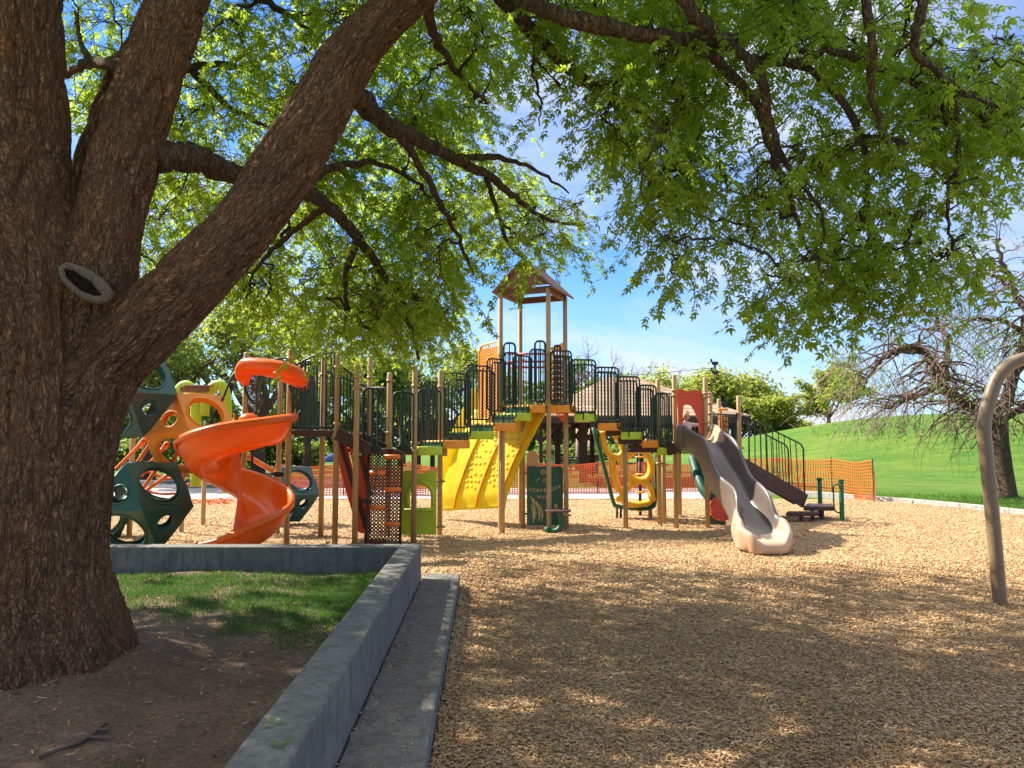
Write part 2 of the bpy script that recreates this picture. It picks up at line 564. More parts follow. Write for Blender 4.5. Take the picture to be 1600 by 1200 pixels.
rp.color_ramp.elements[1].color = (.85, .85, .85, 1)
sepz = wt.nodes.new('ShaderNodeSeparateXYZ')
hz = wt.nodes.new('ShaderNodeMapRange'); hz.inputs['From Min'].default_value = .22; hz.inputs['From Max'].default_value = .0
hz.inputs['To Min'].default_value = 0; hz.inputs['To Max'].default_value = .55
mxm = wt.nodes.new('ShaderNodeMath'); mxm.operation = 'MAXIMUM'
addm = wt.nodes.new('ShaderNodeMath'); addm.operation = 'ADD'; addm.use_clamp = True
mix = wt.nodes.new('ShaderNodeMix'); mix.data_type = 'RGBA'
mix.inputs[7].default_value = (2.55, 2.7, 2.9, 1)
L = wt.links.new
L(tc.outputs['Generated'], mp.inputs[0]); L(mp.outputs[0], nz.inputs['Vector']); L(nz.outputs['Fac'], rp.inputs[0])
L(tc.outputs['Generated'], sepz.inputs[0]); L(sepz.outputs['Z'], hz.inputs['Value'])
L(rp.outputs[0], addm.inputs[0]); L(hz.outputs[0], addm.inputs[1])
L(addm.outputs[0], mix.inputs[0]); tint = wt.nodes.new('ShaderNodeMix'); tint.data_type = 'RGBA'; tint.blend_type = 'MULTIPLY'; tint.inputs[0].default_value = 1; tint.inputs[7].default_value = (.27, .47, .74, 1)
L(sky.outputs[0], tint.inputs[6]); L(tint.outputs[2], mix.inputs[6]); hi = wt.nodes.new('ShaderNodeMapRange'); hi.inputs['From Min'].default_value = .60; hi.inputs['From Max'].default_value = .82; hi.inputs['To Max'].default_value = .62
mix2 = wt.nodes.new('ShaderNodeMix'); mix2.data_type = 'RGBA'; mix2.inputs[7].default_value = (6.2, 6.0, 5.7, 1)   # unseen overhead white, added to lift and neutralise the shade
L(sepz.outputs['Z'], hi.inputs['Value']); L(hi.outputs[0], mix2.inputs[0]); L(mix.outputs[2], mix2.inputs[6]); L(mix2.outputs[2], bg.inputs[0])
bg.inputs[1].default_value = .14
L(bg.outputs[0], wo.inputs[0])
scene.view_settings.view_transform = 'Standard'; scene.view_settings.look = 'None'
scene.view_settings.exposure = 1.4; scene.view_settings.gamma = 1
scene.cycles.max_bounces = 8; scene.cycles.transparent_max_bounces = 8

# ---------------------------------------------------------------- terrain
def smooth01(x):
    x = max(0.0, min(1.0, x)); return x * x * (3 - 2 * x)


def hill(x, y):
    # broad grassy mound to the right
    h = 0
    dx = (x - 36) / 30.0; dy = (y - 60) / 31.0
    r = math.sqrt(dx * dx + dy * dy)
    h += 3.75 * smooth01((1.05 - r) / .95)
    return h


def coords(a, b, fine_a, fine_b, step, coarse):
    out = []; x = a
    while x < b:
        out.append(x)
        x += step if fine_a <= x < fine_b else coarse
    out.append(b); return out


xs = coords(-400, 400, -40, 80, 2.0, 24); ys = coords(-60, 900, 10, 110, 2.0, 30)
vs = [(x, y, -.06 + hill(x, y) + (.10 * mnoise.noise(V((x * .12, y * .12, 0))) if y > 34 else 0)) for x in xs for y in ys]
ny = len(ys)
fs = [(i * ny + j, (i + 1) * ny + j, (i + 1) * ny + j + 1, i * ny + j + 1) for i in range(len(xs) - 1) for j in range(ny - 1)]
b = MB(); b.add(vs, fs)
tag(b.build('lawn', M['lawn'], None, True), kind='structure', label='green park lawn rising to a mound on the right', cat='lawn')

# mulch play area: flat sheet, right edge follows the kerb
kerb_px = [(1900, 838), (1700, 816), (1600, 804), (1500, 793), (1420, 785.5), (1370, 781.5), (1310, 776.5), (1250, 772.5), (1200, 770)]
kerb_pts = [gp(*p) for p in kerb_px]
KY = [-6, 12.9] + [p.y for p in kerb_pts] + [23]; KX = [16, 15.5] + [p.x for p in kerb_pts] + [6.5]


def mz(x, y):
    h = .030 * mnoise.noise(V((x * .55, y * .55, 11))) + .014 * mnoise.noise(V((x * 1.9, y * 1.9, 12)))
    for (cx, cy, r, d) in ((3.95, 11.35, .55, -.07), (3.95, 10.6, .6, .035), (-4.5, 10.7, .6, -.06), (-.3, 15.0, .8, -.05), (.9, 14.3, .5, -.045)):
        h += d * math.exp(-((x - cx) ** 2 + (y - cy) ** 2) / (r * r))
    return max(h, -.042)


def mulch_fn(u, v):
    y = -6 + 28.2 * v; xm = float(np.interp(y, KY, KX)); x = -16 + (xm + 16) * u
    e = min(1, (xm - x) / .6)
    return V((x, y, mz(x, y) * e))


b = MB(); b.grid(mulch_fn, 170, 170)
tag(b.build('mulch_ground', M['mulch'], None, True), kind='structure', label='wood chip safety surface of the play area', cat='ground')
b = MB()
kp = smoothpath(kerb_pts, 6)
for i in range(len(kp) - 1):
    a, c = kp[i], kp[i + 1]
    b.beam(a + V((0, 0, .0)), c + (c - a) * .01, .2, .22)
tag(b.build('kerb', M['kerb'], None, False, bevel=.012), kind='structure', label='pale concrete kerb between wood chips and lawn', cat='kerb')

b = MB(); b.add([(-40, 22.2, .012), (7.2, 22.2, .012), (8.2, 27.0, .012), (-40, 27.0, .012)], [(0, 1, 2, 3)])
tag(b.build('pavement', M['paving']), kind='structure', label='pale concrete pavement behind the play area', cat='pavement')
b = MB(); b.add([(-60, 27.2, .008), (-5.5, 27.2, .008), (-6.5, 33.5, .008), (-60, 35, .008)], [(0, 1, 2, 3)])
tag(b.build('path', M['asphalt']), kind='structure', label='dark asphalt path on the left behind the play area', cat='path')

# ---------------------------------------------------------------- planter
ZT, ZB, ZD = .545, .17, .27
XO, XI, XBN = -.705, -.93, -.285
YB0, YB1 = 8.42, 8.66
wl = empty('planter_wall', (XO, 4, 0), 'low weathered concrete wall boxing in the big tree, open chips outside', 'wall')
DX = -.035


def wallsheet(y, x):  # wall runs slightly left with distance (vanishing point at px 758)
    return x + DX * y


def bar_along(b, x0, x1, y0, y1, z0, z1):
    n = max(1, int((y1 - y0) / .07)); lay = []
    for i in range(n + 1):
        y = y0 + (y1 - y0) * i / n
        w = .006 * mnoise.noise(V((y * 1.7, x0, 3))) + .0035 * mnoise.noise(V((y * 11, x0, 5)))
        lay.append([V((wallsheet(y, x0) + w, y, z0)), V((wallsheet(y, x1) + w, y, z0)), V((wallsheet(y, x1) + w, y, z1 + w)), V((wallsheet(y, x0) + w, y, z1 + w))])
    vs = [p for q in lay for p in q]
    fs = [(3, 2, 1, 0), tuple(4 * n + k for k in range(4))]
    for i in range(n):
        for k in range(4):
            fs.append((4 * i + k, 4 * i + (k + 1) % 4, 4 * i + 4 + (k + 1) % 4, 4 * i + 4 + k))
    b.add(vs, fs)


b = MB(); bar_along(b, XI, XO, -1.5, YB1, -.1, ZT)
b.build('side_wall', M['concrete'], wl, False, bevel=.018)
b = MB()
xe = wallsheet(YB0, XI) - .004
b.box(((-9 + xe) / 2, (YB0 + YB1) / 2 - .002, (ZT - .1) / 2 - .002), (xe + 9, YB1 - YB0, ZT + .1))
b.build('back_wall', M['concrete'], wl, False, bevel=.018)
st = empty('concrete_bench', (XBN, 4, 0), 'long low concrete ledge along the outside of the planter wall', 'bench')
b = MB(); bar_along(b, XO + .008, XBN, -1.5, 8.95, -.1, ZB)
b.build('seat_slab', M['concrete'], st, False, bevel=.016)

# soil inside
def soil(u, v):
    x = -9 + u * (9 + wallsheet(0, XI) + .05); y = -1.5 + v * (YB0 + 1.55)
    r = math.hypot(x + 2.95, y - 4.75)
    z = ZD + .05 * mnoise.noise(V((x * .9, y * .9, 1))) + .02 * mnoise.noise(V((x * 4, y * 4, 2))) + .10 * math.exp(-((r - .6) / .55) ** 2) - .06 * smooth01((4.2 - y) / 2.5)
    x = min(x, wallsheet(y, XI) + .03)
    return V((x, y, z))


b = MB(); b.grid(soil, 120, 140)
tag(b.build('soil', M['dirt'], None, True), kind='structure', label='bare brown soil inside the planter', cat='soil')
def soil_z(x, y):
    r = math.hypot(x + 2.95, y - 4.75)
    return ZD + .05 * mnoise.noise(V((x * .9, y * .9, 1))) + .02 * mnoise.noise(V((x * 4, y * 4, 2))) + .10 * math.exp(-((r - .6) / .55) ** 2) - .06 * smooth01((4.2 - y) / 2.5)


rng = random.Random(5)
# grass in the planter (short blades, patches)
pts = []
while len(pts) < 48000:
    x = rng.uniform(-6.0, -.9); y = rng.uniform(3.2, 8.4)
    if x > wallsheet(y, XI) - .01: continue
    d = .55 * mnoise.noise(V((x * .8, y * .8, 7))) + .5 * mnoise.noise(V((x * 3.1, y * 3.1, 9)))
    base = smooth01((y - 5.0) / 2.2) * .80 - .2
    if y > 8.1: base -= .6 * (y - 8.1) / .3
    base += .35 * smooth01((x + 2.2) / .9) * (1 if y > 4.2 else .55) - .12
    if base + d * .9 < rng.random() * .9 + .02:
        if not (d > .42 and rng.random() < .10): continue
    pts.append((x, y))
pts = np.array(pts); n = len(pts); nr = np.random.default_rng(3)
z = np.array([soil_z(p[0], p[1]) for p in pts])
hgt = nr.uniform(.018, .05, n); w = nr.uniform(.0016, .0032, n) * 1.5; ang = nr.uniform(0, 6.283, n)
lean = nr.uniform(.1, .9, n) * hgt; la = nr.uniform(0, 6.283, n)
P = np.zeros((n, 3, 3), np.float32)
P[:, 0] = np.stack([pts[:, 0] - w * np.cos(ang), pts[:, 1] - w * np.sin(ang), z - .004], 1)
P[:, 1] = np.stack([pts[:, 0] + w * np.cos(ang), pts[:, 1] + w * np.sin(ang), z - .004], 1)
P[:, 2] = np.stack([pts[:, 0] + lean * np.cos(la), pts[:, 1] + lean * np.sin(la), z + hgt], 1)
tag(np_mesh('grass', P.reshape(-1, 3), np.arange(3 * n).reshape(n, 3), M['grass']), 'short patchy grass growing on the planter soil', 'grass', kind='stuff')


def chips(name, xy, zz, size, mat, label, cat, seed):
    r = np.random.default_rng(seed); n = len(xy)
    Ln = r.uniform(.5, 1.35, n) * size; Wd = r.uniform(.16, .42, n) * size; Th = r.uniform(.05, .16, n) * size
    a = r.uniform(0, 6.283, n); tilt = r.normal(0, .17, n); roll = r.normal(0, .28, n)
    tpl = np.array([[-.5, -.5, 0], [-.42, .4, .1], [-.5, .05, 1], [.5, -.35, 0], [.42, .5, 0], [.52, .0, .8]], np.float32)
    X = tpl[None, :, 0] * Ln[:, None]; Y = tpl[None, :, 1] * Wd[:, None]; Z = tpl[None, :, 2] * Th[:, None]
    cr, sr = np.cos(roll)[:, None], np.sin(roll)[:, None]
    Y, Z = Y * cr - Z * sr, Y * sr + Z * cr
    ct, s_ = np.cos(tilt)[:, None], np.sin(tilt)[:, None]
    X, Z = X * ct - Z * s_, X * s_ + Z * ct
    ca, sa = np.cos(a)[:, None], np.sin(a)[:, None]
    X, Y = X * ca - Y * sa, X * sa + Y * ca
    Pp = np.stack([X + xy[:, 0:1], Y + xy[:, 1:2], Z + zz[:, None]], 2).reshape(-1, 3)
    f = np.array([[0, 3, 4], [0, 4, 1], [1, 4, 5], [1, 5, 2], [0, 2, 5], [0, 5, 3], [0, 1, 2], [3, 5, 4]])
    Fc = (f[None] + (np.arange(n) * 6)[:, None, None]).reshape(-1, 3)
    return tag(np_mesh(name, Pp, Fc, mat), label, cat, kind='stuff')


nr = np.random.default_rng(11)
out = []
def region(n, y0, y1, zlo, zhi, sz):
    y = np.sqrt(nr.uniform(y0 ** 2, y1 ** 2, n)); x = nr.uniform(-.05, 1, n) * (y * .70 + .4) - .3
    left = XBN - .035 * y + .005
    ok = (x > left) | (y > 9.0)
    return np.stack([x, y], 1)[ok]
a1 = region(105000, 3.2, 7.2, 0, 0, 0); a2 = region(85000, 7.2, 11, 0, 0, 0)
y = nr.uniform(8.75, 22.1, 110000); x = nr.uniform(-.72, .72, 110000) * y
ok_ = x < np.interp(y, [p.y for p in kerb_pts], [p.x for p in kerb_pts]) - .15
x = x[ok_]; y = y[ok_]
a3 = np.stack([x, y], 1)
def zz(a, hi): return nr.uniform(-.004, hi, len(a)).astype(np.float32)
allxy = np.concatenate([a1, a2, a3]); allz = np.concatenate([zz(a1, .016), zz(a2, .016), zz(a3, .02)])
szs = np.concatenate([np.full(len(a1), .036), np.full(len(a2), .040), np.full(len(a3), .048)]) * nr.uniform(.7, 1.25, len(allxy))
allz = allz + np.array([mz(float(p[0]), float(p[1])) for p in allxy], np.float32)
chips('wood_chips', allxy, allz, szs, M['chip'], 'loose tan wood chips covering the play area', 'wood chips', 4)

# litter on soil and bench
x = nr.uniform(-4.5, -.95, 1700); y = nr.uniform(3.2, 8.35, 1700)
ok = x < XI - .035 * y - .02
xy = np.stack([x, y], 1)[ok]
zl = np.array([soil_z(*p) for p in xy]) + .002
chips('soil_litter', xy, zl, nr.uniform(.015, .05, len(xy)), M['chip'], 'scattered bits of bark and dead leaf on the soil', 'litter', 6)
x = nr.uniform(0, 1, 900) ** 2.0; y = nr.uniform(3.3, 8.9, 900)
x = (XO + .012) + np.where(nr.uniform(0, 1, 900) < .6, x * .4, nr.uniform(.05, .4, 900)) - .035 * y
chips('bench_litter', np.stack([x, y], 1), np.full(900, ZB + .002), nr.uniform(.012, .035, 900), M['chip'], 'scattered chips lying on the concrete ledge', 'litter', 7)

xq = nr.uniform(-5, -.95, 5200); yq = nr.uniform(3.2, 7.4, 5200); okq = xq < XI - .035 * yq - .02; xyq = np.stack([xq, yq], 1)[okq]
chips('soil_clods', xyq, np.array([soil_z(*p) for p in xyq], np.float32) - .002, nr.exponential(.014, len(xyq)) + .006, M['dirt'], 'small clods of dry soil around the tree', 'soil', 12)
# fallen branch on the soil
fb = MB()
def sp(px, py, dz=.015):
    p = gp(px, py, ZD); return V((p.x, p.y, soil_z(p.x, p.y) + dz))
pth = smoothpath([sp(62, 1183), sp(95, 1172), sp(125, 1164), sp(148, 1152), sp(162, 1141), sp(172, 1139)], 4)
fb.tube(pth, lerpl([.008, .011, .009, .005], len(pth)), 7)
pth = smoothpath([sp(138, 1158), sp(155, 1160), sp(170, 1162), sp(182, 1161)], 4); fb.tube(pth, lerpl([.009, .007, .003], len(pth)), 6)
pth = smoothpath([sp(152, 1148), sp(168, 1152, .03), sp(180, 1138, .04)], 4); fb.tube(pth, lerpl([.007, .005, .002], len(pth)), 6)
tag(fb.build('fallen_branch', M['pole'], None, True), 'bare grey fallen branch lying on the soil near the tree', 'branch')

# ---------------------------------------------------------------- the big shade tree
tree_base = V((-2.95, 4.75, ZD))
tree = empty('shade_tree', tree_base, 'huge old multi-stemmed shade tree with furrowed bark, in the walled planter at left', 'tree')
TX, TY = tree_base.x, tree_base.y


def axis(pts, n=8): return smoothpath(pts, n)


limbs = []  # (path, radii)
limbs.append((axis([V((TX, TY, -.1)), V((TX, TY, .5)), V((TX + .0, TY, 1.2)), V((TX - .02, TY, 1.9)), V((TX - .05, TY, 2.5)), at(15, 300, 4.72), at(18, 130, 4.68), at(12, 0, 4.65), at(0, -200, 4.6), at(-60, -420, 4.6)], 8),
              [.50, .47, .45, .45, .42, .36, .33, .32, .27, .2]))
limbs.append((axis([V((TX + .15, TY, 1.1)), at(122, 560, 4.75), at(150, 460, 4.75), at(168, 370, 4.78), at(195, 250, 4.82), at(240, 110, 4.88), at(275, 0, 4.95), at(340, -170, 5.1), at(420, -330, 5.2)], 8),
              [.26, .25, .22, .205, .215, .205, .195, .17, .12]))
limbs.append((axis([V((TX + .15, TY, 1.0)), at(148, 610, 4.7), at(222, 515, 4.68), at(300, 440, 4.7), at(370, 365, 4.75), at(432, 285, 4.83), at(482, 200, 4.95), at(530, 112, 5.1), at(590, 36, 5.25), at(655, -20, 5.35), at(780, -110, 5.5), at(930, -170, 5.4), at(1100, -190, 5.0), at(1300, -180, 4.8)], 8),
              [.21, .215, .215, .21, .205, .21, .205, .20, .18, .16, .13, .11, .085, .05]))
limbs.append((axis([at(160, 470, 4.95), at(128, 350, 5.15), at(148, 235, 5.3), at(190, 140, 5.45), at(240, 20, 5.6)], 8), [.17, .13, .13, .12, .10]))
# roots
for a, l, r0 in ((-70, .62, .2), (-25, .66, .2), (-115, .7, .19), (-165, .7, .2), (30, .65, .2), (85, .7, .2), (150, .7, .2), (-48, .55, .15), (5, .6, .16)):
    d = V((math.cos(R(a)), math.sin(R(a)), 0))
    limbs.append((axis([tree_base + d * .28 + V((0, 0, .75)), tree_base + d * .38 + V((0, 0, .35)), tree_base + d * (.38 + .18 * l) + V((0, 0, .05)), tree_base + d * (.42 + .28 * l) + V((0, 0, -.12))], 5), [r0 * .8, r0 * .9, r0 * .75, r0 * .5]))
b = MB()
segs = []
for pth, rr in limbs:
    rl = lerpl(rr, len(pth)); b.tube(pth, rl, 20)
for pth, rr in limbs[:4]:
    rl = lerpl(rr, len(pth))
    t0 = (pth[1] - pth[0]).normalized(); u = t0.cross(V((0, 1, 0)))
    if u.length < .1: u = V((1, 0, 0))
    u.normalize(); s_acc = 0
    for i in range(len(pth) - 1):
        t = (pth[i + 1] - pth[i]); Ls = t.length; t.normalize()
        u = (u - t * u.dot(t)).normalized(); w = t.cross(u)
        segs.append((np.array(pth[i]), np.array(t), np.array(u), np.array(w), Ls, s_acc, rl[i])); s_acc += Ls
me = bpy.data.meshes.new('tmp'); me.from_pydata(b.v, [], b.f)
tmp = bpy.data.objects.new('tmp', me); COL.objects.link(tmp)
md = tmp.modifiers.new('r', 'REMESH'); md.mode = 'VOXEL'; md.voxel_size = .017; md.use_smooth_shade = True
md = tmp.modifiers.new('s', 'SMOOTH'); md.iterations = 14; md.factor = .5
dg = bpy.context.evaluated_depsgraph_get()
tm = bpy.data.meshes.new_from_object(tmp.evaluated_get(dg))
bpy.data.objects.remove(tmp, do_unlink=True)
N = len(tm.vertices); co = np.empty(N * 3, np.float32); tm.vertices.foreach_get('co', co); co = co.reshape(-1, 3)
no = np.empty(N * 3, np.float32); tm.vertices.foreach_get('normal', no); no = no.reshape(-1, 3)
best = np.full(N, 1e9, np.float32); bk = np.zeros((N, 3), np.float32)
for i, (o_, t, u, w, Ls, sa, r_) in enumerate(segs):
    rel = co - o_; al = np.clip(rel @ t, 0, Ls)
    d = np.linalg.norm(rel - al[:, None] * t, axis=1) / (r_ + .05)
    m = d < best
    best[m] = d[m]
    off = (i // 7) * 0
    bk[m] = np.stack([rel[m] @ u, rel[m] @ w, sa + rel[m] @ t], 1)
disp = np.empty(N, np.float32)
nv = mnoise.noise
for i in range(N):
    x, y, z = bk[i]
    x *= 1.; q = V((x * 11 + .5 * nv(V((x * 6, y * 6, z * 4))), y * 11, z * 2.2))
    rdg = 1 - abs(nv(q)) * 2.2
    q2 = V((x * 30, y * 30, z * 9)); r2 = abs(nv(q2))
    lump = nv(V((x * 3, y * 3, z * 1.6)))
    disp[i] = -.030 * max(0, rdg) ** 3 - .010 * r2 + .032 * lump
co += no * disp[:, None]
tm.vertices.foreach_set('co', co.ravel())
at_ = tm.attributes.new('bark', 'FLOAT_VECTOR', 'POINT'); at_.data.foreach_set('vector', bk.ravel())
tm.polygons.foreach_set('use_smooth', [True] * len(tm.polygons)); tm.update()
tm.name = 'trunk'
mesh_obj('trunk', tm, M['bark'], tree)

# healed pruning scar: raised ring of callus with dark heart
c0 = at(131, 443, 4.37)
ux = V((.78, .30, -.60)).normalized(); fy = V((.42, -.9, .12)); fy = (fy - ux * fy.dot(ux)).normalized(); uy = fy.cross(ux).normalized()
ring = []
for k in range(28):
    a = 2 * math.pi * k / 28
    ring.append(c0 + ux * math.cos(a) * .138 * (1 + .04 * math.sin(3 * a)) + uy * math.sin(a) * (.058 + .012 * nv(V((a * 1.3, 4, 4)))) + fy * (.006 * math.sin(2 * a)))
b = MB(); b.tube(ring, [.024 * (1 + .38 * math.sin(6.283 * a / 28 + .8) + .22 * nv(V((a * .55, 1, 2)))) for a in range(28)], 10, closed=True)
scar = b.build('scar', M['scar'], tree, True)
b = MB(); b.tube([c0 - fy * .16, c0 - fy * .0, c0 + fy * .006], [.10, .125, .02], 20)
for i, q in enumerate(b.v):
    rel = V(q) - c0; b.v[i] = tuple(c0 + ux * rel.dot(ux) * 1.08 + uy * rel.dot(uy) * .42 + fy * rel.dot(fy))
b.build('heartwood', M['heartwood'], scar, True)

# ---- secondary branches
sk = []   # skeleton nodes for twigs
bb = MB()
def branch(pp, r0, r1, n=7, wob=.022, seed=0):
    pth = smoothpath([at(*q) for q in pp], 7)
    rr = random.Random(seed + len(pp) * 7 + int(pp[0][0]))
    for i in range(1, len(pth)):
        pth[i] = pth[i] + V((rr.gauss(0, 1), rr.gauss(0, 1), rr.gauss(0, 1))) * wob * .35
    rl = [(r0 + (r1 - r0) * i / (len(pth) - 1)) * rr.uniform(.88, 1.14) for i in range(len(pth))]
    bb.tube(pth, rl, n)
    for p, r_ in zip(pth, rl): sk.append((p, r_))


for pth, rr in limbs[:4]:
    rl = lerpl(rr, len(pth))
    for p, r_ in list(zip(pth, rl))[-30::3]:
        if p.z > 3.6: sk.append((p, r_))
branch([(230, 246, 4.85), (290, 243, 5.1), (340, 262, 5.4), (395, 283, 5.8), (460, 290, 6.1), (510, 322, 6.5), (560, 372, 7), (605, 440, 7.6), (640, 510, 8.2), (655, 560, 8.6)], .10, .018, 12)
branch([(460, 290, 6.1), (520, 262, 6.4), (590, 255, 6.8), (660, 290, 7.2)], .05, .014)
branch([(560, 372, 7), (540, 430, 7.3), (550, 490, 7.6), (600, 530, 8)], .035, .01)
branch([(605, 440, 7.6), (660, 470, 7.9), (700, 500, 8.4)], .03, .01)
branch([(510, 322, 6.5), (450, 370, 7), (400, 420, 7.4), (385, 470, 7.8)], .035, .01)
branch([(198, 104, 5.0), (150, 98, 5.4), (118, 108, 5.7), (104, 122, 5.9)], .05, .02)
branch([(140, 100, 5.5), (125, 60, 5.8), (118, 20, 6)], .025, .012)
branch([(150, 240, 5.3), (190, 170, 6.0), (260, 120, 6.8), (330, 100, 7.6), (400, 110, 8.4)], .07, .02)
branch([(300, 108, 7.2), (360, 170, 7.8), (420, 200, 8.4), (470, 240, 9)], .04, .012)
branch([(548, 132, 5.2), (578, 172, 5.5), (618, 203, 5.9), (660, 220, 6.3), (708, 248, 6.8), (760, 272, 7.3), (806, 308, 7.9), (852, 342, 8.4), (915, 352, 8.8)], .085, .014, 10)
branch([(618, 203, 5.9), (650, 250, 6.2), (690, 320, 6.6), (720, 380, 7), (740, 430, 7.4)], .04, .01)
branch([(708, 248, 6.8), (770, 245, 7.1), (830, 262, 7.5), (890, 300, 8)], .04, .01)
branch([(760, 272, 7.3), (780, 340, 7.6), (800, 390, 8), (830, 415, 8.3)], .03, .008)
branch([(655, -20, 5.35), (730, -50, 5.7), (795, 8, 6.0), (840, 60, 6.3), (900, 115, 6.6), (958, 158, 6.9), (986, 200, 7.1), (1008, 250, 7.3), (1037, 292, 7.5)], .075, .025, 10)
branch([(958, 158, 6.9), (1005, 180, 7), (1050, 208, 7.1), (1100, 215, 7.2)], .035, .012)
branch([(840, 60, 6.3), (832, 110, 6.5), (845, 160, 6.7), (842, 200, 6.9)], .02, .005)
branch([(835, 90, 6.4), (862, 120, 6.6), (885, 150, 6.8)], .012, .005)
branch([(1008, 250, 7.3), (1040, 330, 7.4), (1060, 400, 7.6)], .02, .008)
branch([(780, -110, 5.5), (800, -30, 5.3), (850, 14, 5.2), (930, 40, 5.15), (1010, 55, 5.1), (1090, 64, 5.1), (1150, 62, 5.1)], .075, .04, 10)
branch([(1090, 64, 5.1), (1130, 105, 5.2), (1180, 160, 5.3), (1205, 230, 5.5), (1235, 310, 5.7), (1260, 390, 5.9)], .045, .012)
branch([(1020, -190, 5.1), (1040, -60, 4.9), (1080, 16, 4.9), (1130, 60, 4.95), (1172, 90, 5.0), (1240, 100, 5.1), (1288, 126, 5.2)], .06, .02, 10)
branch([(1172, 90, 5.0), (1192, 130, 5.0), (1200, 180, 5.1), (1230, 260, 5.2), (1290, 330, 5.4)], .045, .012)
branch([(1288, 126, 5.2), (1340, 200, 5.3), (1355, 270, 5.4), (1352, 340, 5.5), (1370, 420, 5.6)], .03, .01)
branch([(1240, 100, 5.1), (1300, 80, 5.0), (1380, 110, 5.0), (1440, 140, 5.1), (1500, 200, 5.2)], .03, .01)
branch([(1300, -180, 4.8), (1340, -60, 4.8), (1360, 60, 4.8), (1365, 170, 4.9), (1400, 260, 5)], .045, .012)
branch([(1300, -180, 4.8), (1400, -80, 4.6), (1440, 0, 4.6), (1430, 70, 4.7), (1480, 130, 4.8), (1560, 170, 4.9)], .05, .012)
branch([(1480, 130, 4.8), (1500, 220, 5), (1480, 310, 5.1), (1490, 400, 5.3)], .02, .008)
branch([(660, -20, 5.4), (680, 60, 6.2), (720, 120, 7), (760, 160, 7.8)], .05, .012)
branch([(275, 0, 4.95), (340, -20, 5.8), (430, 10, 6.8), (500, 60, 7.6)], .06, .015)

# ---- foliage volumes (clusters of hanging sprays)
rng = random.Random(21)
def inside(poly, x, y):
    c = False; n = len(poly); j = n - 1
    for i in range(n):
        xi, yi = poly[i]; xj, yj = poly[j]
        if (yi > y) != (yj > y) and x < (xj - xi) * (y - yi) / (yj - yi) + xi: c = not c
        j = i
    return c


clusters = []  # (pos, radius, nsprays, size)
def fill(poly, d0, d1, n, rad, ns, size, gap=-.18, gs=95.):
    x0 = min(p[0] for p in poly); x1 = max(p[0] for p in poly); y0 = min(p[1] for p in poly); y1 = max(p[1] for p in poly)
    k = 0; tries = 0
    while k < n and tries < n * 60:
        tries += 1
        x = rng.uniform(x0, x1); y = rng.uniform(y0, y1)
        if not inside(poly, x, y): continue
        d = rng.uniform(d0, d1)
        if nv(V((x / gs, y / gs, d * .5))) < gap: continue
        clusters.append((at(x, y, d), rad * rng.uniform(.75, 1.2), ns, size)); k += 1


fill([(105, -60), (640, -60), (650, 60), (560, 160), (480, 250), (420, 330), (330, 390), (225, 430), (105, 440)], 6.6, 10.5, 116, .46, 12, .112, -.2, 80.)
fill([(250, 300), (560, 160), (700, 200), (820, 262), (905, 322), (885, 372), (820, 395), (760, 420), (715, 490), (685, 520), (620, 530), (560, 525), (500, 520), (420, 500), (355, 450), (330, 400)], 6.8, 12.4, 178, .36, 11, .108, -.1, 80.)
fill([(500, 380), (700, 380), (720, 450), (690, 500), (600, 510), (520, 500)], 7.6, 9.6, 22, .28, 10, .105, -.2)
fill([(560, -60), (812, -60), (812, 100), (785, 190), (800, 250), (700, 240), (620, 200), (560, 120)], 6.4, 11, 66, .38, 12, .11, -.15, 80.)
fill([(812, -60), (1060, -60), (1100, 280), (1060, 320), (1000, 262), (960, 225), (905, 190), (880, 120), (850, 60)], 5.8, 10.0, 68, .31, 11, .105, -.05, 70.)
fill([(1000, -60), (1510, -60), (1520, 50), (1590, 70), (1640, 70), (1640, 205), (1560, 245), (1490, 310), (1450, 370), (1370, 400), (1330, 430), (1250, 450), (1205, 445), (1165, 390), (1095, 360), (1055, 395), (1015, 340), (1000, 280)], 4.9, 6.9, 186, .25, 9, .098, .02, 60.)
for (x, y, n_, r_) in ((1062, 452, 4, .12), (1040, 395, 5, .16), (1098, 405, 5, .16), (1075, 425, 4, .14), (1190, 488, 6, .16), (1232, 505, 6, .16), (1268, 500, 6, .16), (1318, 486, 6, .16), (1215, 450, 7, .2), (1290, 455, 7, .2), (1345, 452, 5, .16), (1400, 440, 6, .17), (1448, 455, 6, .17), (1500, 448, 5, .15), (1530, 440, 4, .13), (1440, 410, 7, .2), (1480, 415, 6, .18), (1385, 405, 7, .2), (1555, 262, 5, .16), (1590, 232, 5, .16), (1502, 330, 6, .18), (1525, 300, 6, .18), (1470, 365, 6, .2), (1010, 330, 5, .16), (985, 255, 5, .18), (1590, 110, 6, .2), (1555, 80, 5, .2), (1610, 180, 6, .2)):
    clusters.append((at(x, y - 18, rng.uniform(5.0, 6.0)), r_, int(n_ * 1.5), .098))
# crown above and around, outside the picture
k = 0
while k < 200:
    q = V((rng.uniform(-1, 1), rng.uniform(-1, 1), rng.uniform(-1, 1)))
    if q.length > 1 or q.length < .35: continue
    p = V((-3.4 + 7.6 * q.x, 6.6 + 6.2 * q.y, 6.9 + 4.4 * q.z))
    if p.z < 3.4: continue
    if p.x < -5.2 and p.y > 5.5 and rng.random() < .62: continue
    pr = proj(p)
    if pr and -60 < pr[0] < 1680 and pr[1] > -150: continue
    if (p - V((0, 0, H))).length < 4.6: continue
    if p.y < 4.4 and pr and -300 < pr[0] < 800: continue
    clusters.append((p, rng.uniform(.5, .8), 14, .24)); k += 1

